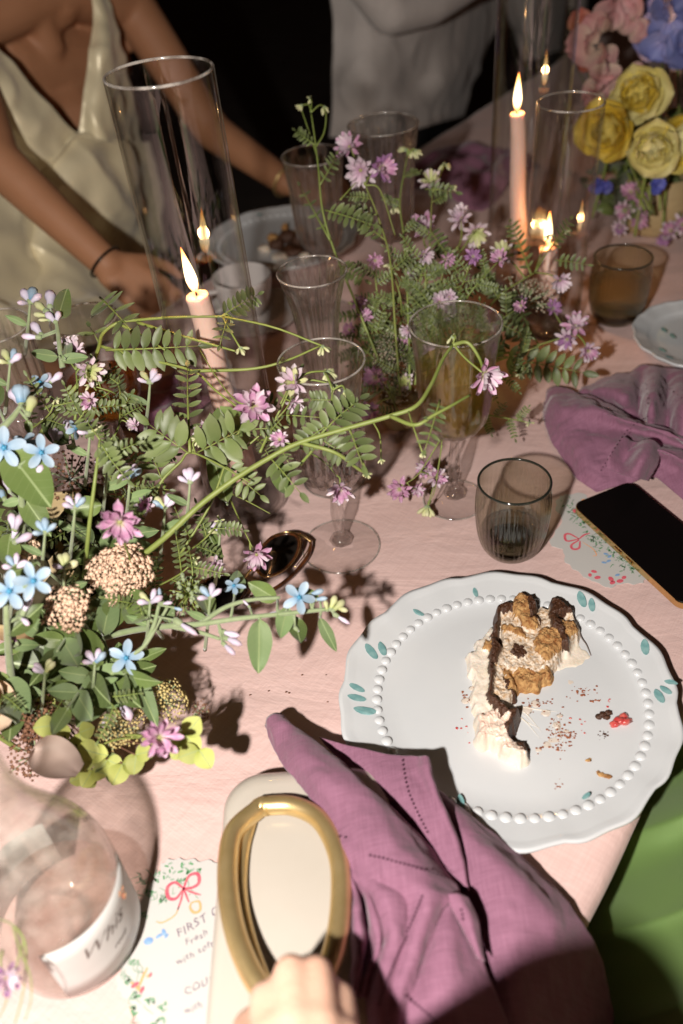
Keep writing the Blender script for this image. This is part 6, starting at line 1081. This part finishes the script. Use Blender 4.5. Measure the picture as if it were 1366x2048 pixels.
LB = ((60, 600, .25, 'pale bud spray tallest against the champagne dress'), (215, 925, .2, 'white lilac buds left of the fan of leaflets'), (330, 1010, .17, 'lilac buds over the cylinder foot'), (90, 1060, .2, 'lilac buds above the blue pair'), (300, 760, .21, 'tiny buds beside the vertical vetch leaf'), (130, 1130, .17, 'lilac buds over the peach yarrow tuft'), (420, 1190, .14, 'pale buds above the fuzzy branch'), (190, 1320, .12, 'lilac buds left of the lone blue star'), (150, 1010, .2, 'lilac buds between the green stalk and broad leaf'), (260, 950, .19, 'white buds above the big pink head'), (30, 1130, .19, 'lilac buds just above the left edge pair'), (380, 960, .19, 'pale buds under the leaflet fan'), (180, 860, .22, 'white buds on top of the green stalk'), (300, 1200, .14, 'lilac buds between umbel and yarrow'), (440, 1060, .12, 'small buds left of the sunglasses'), (90, 1340, .12, 'lilac buds over the big dark leaf'), (20, 720, .26, 'lilac blue buds by the ribbed goblet'))
for x, y, z, lab in LB:
    tweedia(lab, [(x - 10, y + 110, z - .07), (x - 4, y + 55, z - .02), (x, y + 8, z)], 4, buds=[((x + 2 * q, y + 6, z), (x + 26 * math.cos(a), y - 26 * math.sin(a), z + .006), random.choice(('lil', 'lil', 'blue', 'creampet')), rnd(1.2, 1.7)) for q, a in ((0, rnd(.2, .7)), (1, rnd(1.1, 1.6)), (0, rnd(2.0, 2.6)), (-1, rnd(2.8, 3.4)))], leaves=[((x - 4, y + 50, z - .02), (x + random.choice((-48, 48)), y + 30, z - .01), 'leafg', .6, 1)], name='lilac_bud_stem')

# ---------------- middle arrangement
pc_ = at(800, 842, .001); po = part('flower_pot', lathe(wall(smoothprof([(.018, 0), (.022, .001), (.025, .015), (.026, .030), (.025, .036)], 16), .003), 40, pc_), M['pot'], org=pc_); tag(po, 'small cream pot beneath the middle flowers', 'pot')
vetch('tallest wispy vetch stem rising before the white shirt', [(790, 800, .06), (745, 690, .12), (705, 590, .165), (668, 500, .20), (645, 420, .235), (637, 340, .265), (630, 280, .285), (622, 225, .305)], 2.8,
      leaves=[((640, 370, .255), (672, 310, .27), 5, 20), ((630, 290, .28), (592, 262, .29), 6, 16), ((650, 420, .235), (745, 450, .23), 7, 26), ((660, 480, .21), (600, 372, .24), 4, 20), ((680, 530, .19), (730, 560, .18), 6, 22)], buds=[((605, 210, .308), 34), ((620, 195, .312), 28), ((648, 212, .305), 34)], extra=[[(633, 292, .28), (648, 265, .288), (652, 230, .30), (646, 213, .304)], [(637, 320, .27), (600, 210, .305)]])
vetch('pink and purple vetch heads high above the goblets', [(800, 790, .08), (790, 650, .14), (780, 520, .19), (755, 430, .22), (730, 370, .245)], 2.6, heads=[((700, 294, .262), 66, ('pink', 'palepink'), None, (-.4, -.3)), ((722, 340, .255), 70, 'palepink', None, (-.1, .3)), ((762, 335, .255), 66, ('purple', 'pink'), None, (.5, .1))], leaves=[((755, 430, .22), (700, 420, .22), 5, 20), ((770, 480, .2), (720, 440, .21), 5, 24)], extra=[[(730, 370, .245), (760, 380, .24), (790, 470, .2)], [(680, 400, .24), (712, 365, .25)]], auto=3, autolen=56)
vetch('green budded vetch tip left of the candle reflections', [(820, 780, .08), (815, 600, .15), (808, 480, .19), (800, 400, .215), (815, 310, .245)], 2.4, buds=[((815, 300, .248), 50), ((790, 410, .21), 40), ((830, 300, .248), 36)], auto=6, autolen=48)
vetch('white and green vetch cluster above the mauve far napkin', [(830, 770, .08), (850, 620, .13), (858, 520, .165), (862, 430, .195), (865, 385, .205)], 2.2, heads=[((862, 366, .212), 50, ('palepink', 'creampet'), None, (0, -.6))], leaves=[((850, 378, .208), (910, 385, .205), 5, 20), ((860, 460, .185), (900, 520, .17), 6, 22)], buds=[((890, 328, .222), 36), ((905, 372, .21), 24)], auto=4, autolen=52)
vetch('coral pink vetch head left of the white pair', [(820, 760, .08), (830, 640, .12), (845, 540, .15), (855, 500, .165)], 2.2, heads=[((850, 455, .178), 60, ('pink', 'palepink'), None, (-.2, -.3)), ((878, 482, .17), 38, ('pink',), None, (.6, .2)), ((826, 540, .155), 34, ('palepink',), None, (-.3, .3))], auto=4, autolen=60)
vetch('two whitish vetch heads before the far candle cylinder', [(850, 760, .08), (890, 640, .12), (905, 560, .145), (920, 500, .165)], 2.2, heads=[((922, 438, .182), 56, 'palepink', (915, 500, .165), (-.3, -.4)), ((950, 462, .175), 62, ('palepink', 'creampet'), (915, 510, .162), (.2, .5))], buds=[((912, 500, .165), 26)], auto=3, autolen=60)
vetch('dark vetch leaf spray in front of the long candle', [(900, 740, .08), (960, 640, .11), (1000, 590, .125), (1045, 560, .135), (1070, 545, .138)], 2.4, leaves=[((1062, 548, .135), (1022, 445, .165), 8, 22), ((1110, 520, .145), (1175, 530, .145), 5, 18), ((1100, 500, .15), (1140, 440, .165), 6, 18), ((1000, 600, .12), (960, 540, .14), 7, 26), ((1010, 590, .12), (1050, 640, .11), 7, 26)], heads=[((1005, 512, .152), 62, ('palepink', 'creampet'), None, (0, -.6)), ((1120, 560, .142), 48, ('palepink',), None, (.3, .6))], extra=[[(1070, 545, .138), (1090, 510, .146), (1130, 470, .158)]], buds=[((1130, 462, .16), 22), ((1098, 470, .158), 24)])
vetch('vetch spray with lilac heads low beside the short candle', [(870, 770, .06), (960, 720, .075), (1040, 700, .08), (1110, 680, .085), (1150, 665, .09)], 2.6, heads=[((1152, 652, .095), 56, ('pink', 'palepink'), None, (0, -.5)), ((1135, 678, .088), 50, ('palepink', 'purple'), None, (-.3, .3)), ((1175, 700, .08), 50, ('palepink', 'pink'), None, (.4, .4)), ((1105, 618, .1), 40, ('purple',), None, (.3, -.3)), ((1040, 610, .11), 40, ('purple', 'palepink'), None, (-.2, -.2))], leaves=[((1000, 712, .075), (1165, 745, .06), 8, 44), ((940, 725, .07), (1010, 680, .08), 7, 30), ((900, 750, .06), (985, 760, .055), 7, 26), ((1060, 690, .08), (1010, 640, .09), 6, 28)])
vetch('pink heads drooping between the white wine and the ribbed glass', [(880, 880, .09), (868, 900, .085), (850, 930, .07), (830, 955, .055), (806, 970, .045)], 1.8, heads=[((800, 978, .040), 54, ('pink',), None, (-.2, .2)), ((832, 978, .035), 34, ('pink', 'palepink'), None, (.4, .3)), ((852, 938, .055), 44, ('pink', 'palepink'), None, (-.3, 0)), ((872, 955, .05), 46, ('palepink', 'pink'), None, (.3, .1))], extra=[[(884, 880, .09), (878, 930, .07), (868, 985, .04), (855, 1008, .03)]])
vetch('small spiky green seed head lying on the foot of the white wine glass', [(884, 890, .09), (875, 940, .06), (862, 990, .03), (856, 1005, .022)], 1.5, buds=[((855, 1012, .02), 50)])
vetch('pink vetch blossoms nestled by the cream pot', [(800, 830, .05), (780, 790, .07), (760, 760, .08)], 2, heads=[((752, 755, .082), 60, ('pink',), None, (-.3, 0)), ((742, 820, .05), 50, ('pink',), None, (-.3, .3)), ((808, 762, .085), 42, ('palepink', 'creampet'), None, (.1, .1)), ((805, 690, .11), 36, ('pink',), None, (0, 0))], auto=3, autolen=56)
yarrow('cream lace flower tufts beside the ribbed wine glass', 785, 712, .105, 58, 'lace', ax=(0, -.3), n=170, fs=.055, name='lace_flower')
yarrow('lower cream lace tuft above the pot', 798, 765, .075, 44, 'lace', ax=(.2, .2), n=110, fs=.06, name='lace_flower')
yarrow('flat lace umbel seen edge on above the white wine', 862, 585, .14, 62, 'lace', ax=(0, -1.3), n=150, fs=.045, name='lace_flower')
yarrow('green lace umbel in front of the short candle', 1060, 575, .125, 58, 'lace', ax=(.4, -1.1), n=150, fs=.045, name='lace_flower')
yarrow('small lace umbel left of the flat one', 770, 690, .12, 36, 'lace', ax=(-.4, -.6), n=80, fs=.06, name='lace_flower')
for k in range(34):
    q = rnd(0, 1); x1 = 700 + 400 * random.random(); y1 = 480 + 250 * random.random() + (30 if x1 > 950 else 0) + (90 if x1 > 1030 else 0); d = math.hypot(x1 - 820, y1 - 800); x0, y0 = 820 + (x1 - 820) * .45, 800 + (y1 - 800) * .5; z = .06 + .13 * min(1, (800 - y1) / 330 + .1)
    if not fresh('m' + str(k % 2) + where(x1, y1)): continue
    vetch(('blooming ' if k % 2 == 0 else 'flowerless ') + 'fine leafy vetch sprig ' + where(x1, y1), [(x0, y0, z * .55), ((x0 + x1) / 2 + rnd(-15, 15), (y0 + y1) / 2, z * .85), (x1, y1, z)], 2.0, auto=5, autolen=rnd(44, 66), heads=[((x1, y1, z + .004), rnd(30, 44), random.choice(('pink', 'purple', 'palepink')))] if k % 2 == 0 else (), buds=[((x1, y1, z), 26)] if k % 4 == 1 else (), group='vetch sprigs in the middle flowers')

# ---------------- far right arrangement
vc = at(1305, 452, .001); vs_ = part('flower_vase', lathe(wall(smoothprof([(.035, 0), (.045, .001), (.055, .02), (.06, .05), (.055, .075), (.05, .085)], 18), .004), 48, vc), M['pot'], org=vc); tag(vs_, 'low dark vase under the yellow flowers', 'vase')
def hub(p): return V(vc[0] + rnd(-.02, .02), vc[1] + rnd(-.02, .02), .08)
for (x, y, z, s, mts, ax, lab, n) in ((1277, 186, .215, 96, ('yel', 'yelpale'), (-.1, .2), 'topmost yellow ranunculus of the far bouquet', 26), (1212, 262, .17, 100, ('yel', 'yel'), (-.5, .2), 'deep yellow ranunculus seen through the small cylinder', 24), (1306, 300, .165, 92, ('yelpale', 'yelpale'), (.1, .3), 'pale yellow ranunculus lowest in the far bouquet', 24), (1368, 280, .17, 96, ('yelpale', 'yel'), (.5, .2), 'yellow ranunculus cut by the right edge', 20)):
    c = at(x, y, z); v = nz(CAM - c); rose('ranunculus', lab, c, ps(c, s), mts, nz(v + RT @ np.array([ax[0], -ax[1], 0])), n, 'yellow ranunculus flowers', tight=.5)
def ruffle(label, name, pts, mt, petals, group=None):
    P = A3(pts); p = Plant(name, label, P[0], group); p.stem(P, .0022, .0014)
    for (x, y, z, s, an, cup) in petals:
        c = at(x, y, z); d = RT @ np.array([math.cos(an), -math.sin(an), .1]); me, Mx = bigpetal('petal', c, d, view(c, 1, .25), ps(c, s), mt, cup, .09, .66, rnd(0, 6)); inst('petal', me, Mx, p.t)
        me, Mx = bigpetal('petal', c, nz(d + RT @ np.array([.3, .3, .5])), view(c, 1, .5), ps(c, s * .65), mt, cup + .3, .10, .6, rnd(0, 6)); inst('petal', me, Mx, p.t)
    p.done()
ruffle('blush sweet pea blooms at the top of the far bouquet', 'sweet_pea', [(1300, 400, .08), (1255, 250, .15), (1215, 130, .20)], 'sweet', [(1205, 58, .25, 52, -1.2, .4), (1205, 65, .25, 46, -2.6, .4), (1225, 50, .25, 48, -.4, .4), (1240, 40, .255, 52, -1.0, .3), (1185, 90, .235, 60, 2.9, .3), (1200, 100, .23, 50, 1.3, .3), (1215, 130, .22, 48, 1.8, .3), (1265, 55, .245, 36, .6, .3)])
ruffle('pale sweet pea blooms drooping above the deep yellow ranunculus', 'sweet_pea', [(1300, 420, .08), (1240, 280, .13), (1215, 200, .17)], 'sweet', [(1205, 150, .205, 60, 1.5, .3), (1220, 185, .19, 50, .5, .3), (1200, 185, .19, 46, 2.4, .3), (1250, 150, .2, 44, .3, .4), (1225, 130, .21, 40, 2.6, .3)])
ruffle('coral sweet pea behind the blush ones', 'sweet_pea', [(1290, 420, .08), (1200, 220, .14), (1165, 90, .2)], 'sweetr', [(1165, 60, .235, 38, -1.9, .3), (1172, 120, .21, 30, 2.0, .3), (1212, 160, .19, 26, .3, .3)])
dl = []
for k in range(14): dl.append((1265 + rnd(0, 110), 50 + rnd(0, 78), .235 - rnd(0, .03), rnd(40, 58), rnd(0, 6.28), .25))
ruffle('violet blue delphinium florets in the far bouquet', 'delphinium', [(1320, 420, .08), (1320, 240, .16), (1325, 120, .21)], 'delph', dl)
ruffle('lilac petals at the top right corner', 'delphinium', [(1360, 300, .12), (1355, 120, .2), (1345, 40, .26)], 'delph', [(1345, 20, .27, 46, -.5, .3), (1330, 15, .27, 40, 2.5, .3), (1360, 30, .265, 40, 1.2, .3)])
ruffle('deep blue delphinium florets under the ranunculus', 'delphinium', [(1310, 430, .06), (1300, 400, .1), (1300, 370, .12)], 'delphb', [(1305, 365, .12, 26, .4, .3), (1190, 365, .10, 26, 1.2, .3), (1315, 372, .115, 22, 2.4, .3), (1205, 375, .10, 20, 0, .3)])
vetch('dusky pink blossom cluster trailing below the far bouquet', [(1300, 430, .06), (1285, 410, .07), (1270, 400, .075)], 2, heads=[((1262, 385, .085), 44, ('pink',), None, (0, -.3)), ((1285, 408, .075), 44, ('pink', 'palepink'), None, (.3, 0)), ((1250, 420, .06), 44, ('palepink', 'pink'), None, (-.3, .3)), ((1278, 440, .05), 40, ('pink',), None, (.1, .4)), ((1240, 455, .03), 34, ('palepink', 'purple'), None, (-.2, .4))], auto=4, autolen=40)
vetch('pink blossoms lying at the right edge by the tumbler', [(1420, 470, .03), (1390, 465, .035), (1360, 462, .035)], 2, heads=[((1342, 462, .035), 44, ('palepink', 'pink'), None, (-.3, -.2)), ((1330, 475, .025), 34, ('purple',), None, (-.3, .4)), ((1366, 450, .045), 50, ('palepink', 'pink'), None, (.1, -.2))], auto=2, autolen=40)
for k in range(40):
    x1 = rnd(1150, 1400); y1 = rnd(120, 420); z = .05 + .17 * (430 - y1) / 330
    if not fresh('f' + str(k % 2) + where(x1, y1)): continue
    if k % 2: tweedia('dark leafy stem reaching ' + where(x1, y1), [(1300, 430, .05), ((1300 + x1) / 2, (430 + y1) / 2, z * .6), (x1, y1, z * .8)], 2.2, leaves=[((x1 + (1300 - x1) * t, y1 + (430 - y1) * t, z * .8 * (1 - t) + .05 * t), (x1 + (1300 - x1) * t + rnd(-40, 40), y1 + (430 - y1) * t + rnd(-40, 20), z * .75), 'leaf', rnd(.7, 1.1)) for t in (0, .15, .3, .5)], group='leafy stems of the far bouquet', name='leafy_stem')
    else: vetch('thin green sprig ' + where(x1, y1), [(1300, 430, .05), ((1300 + x1) / 2, (430 + y1) / 2, z * .6), (x1, y1, z * .8)], 1.8, auto=4, autolen=44, group='thin sprigs of the far bouquet')
# loose bits on the cloth
lumps('dropped_specks', [(x, y, rnd(.0005, .0011), .0004) for x, y in ((537, 1382), (572, 1384), (578, 1386), (604, 1350), (652, 1350), (655, 1404), (1188, 748), (500, 1390), (880, 1165), (1328, 568))], 'brownfl', None, .0006, 'small brown specks dropped on the pink cloth', 'crumbs', None, 'stuff')
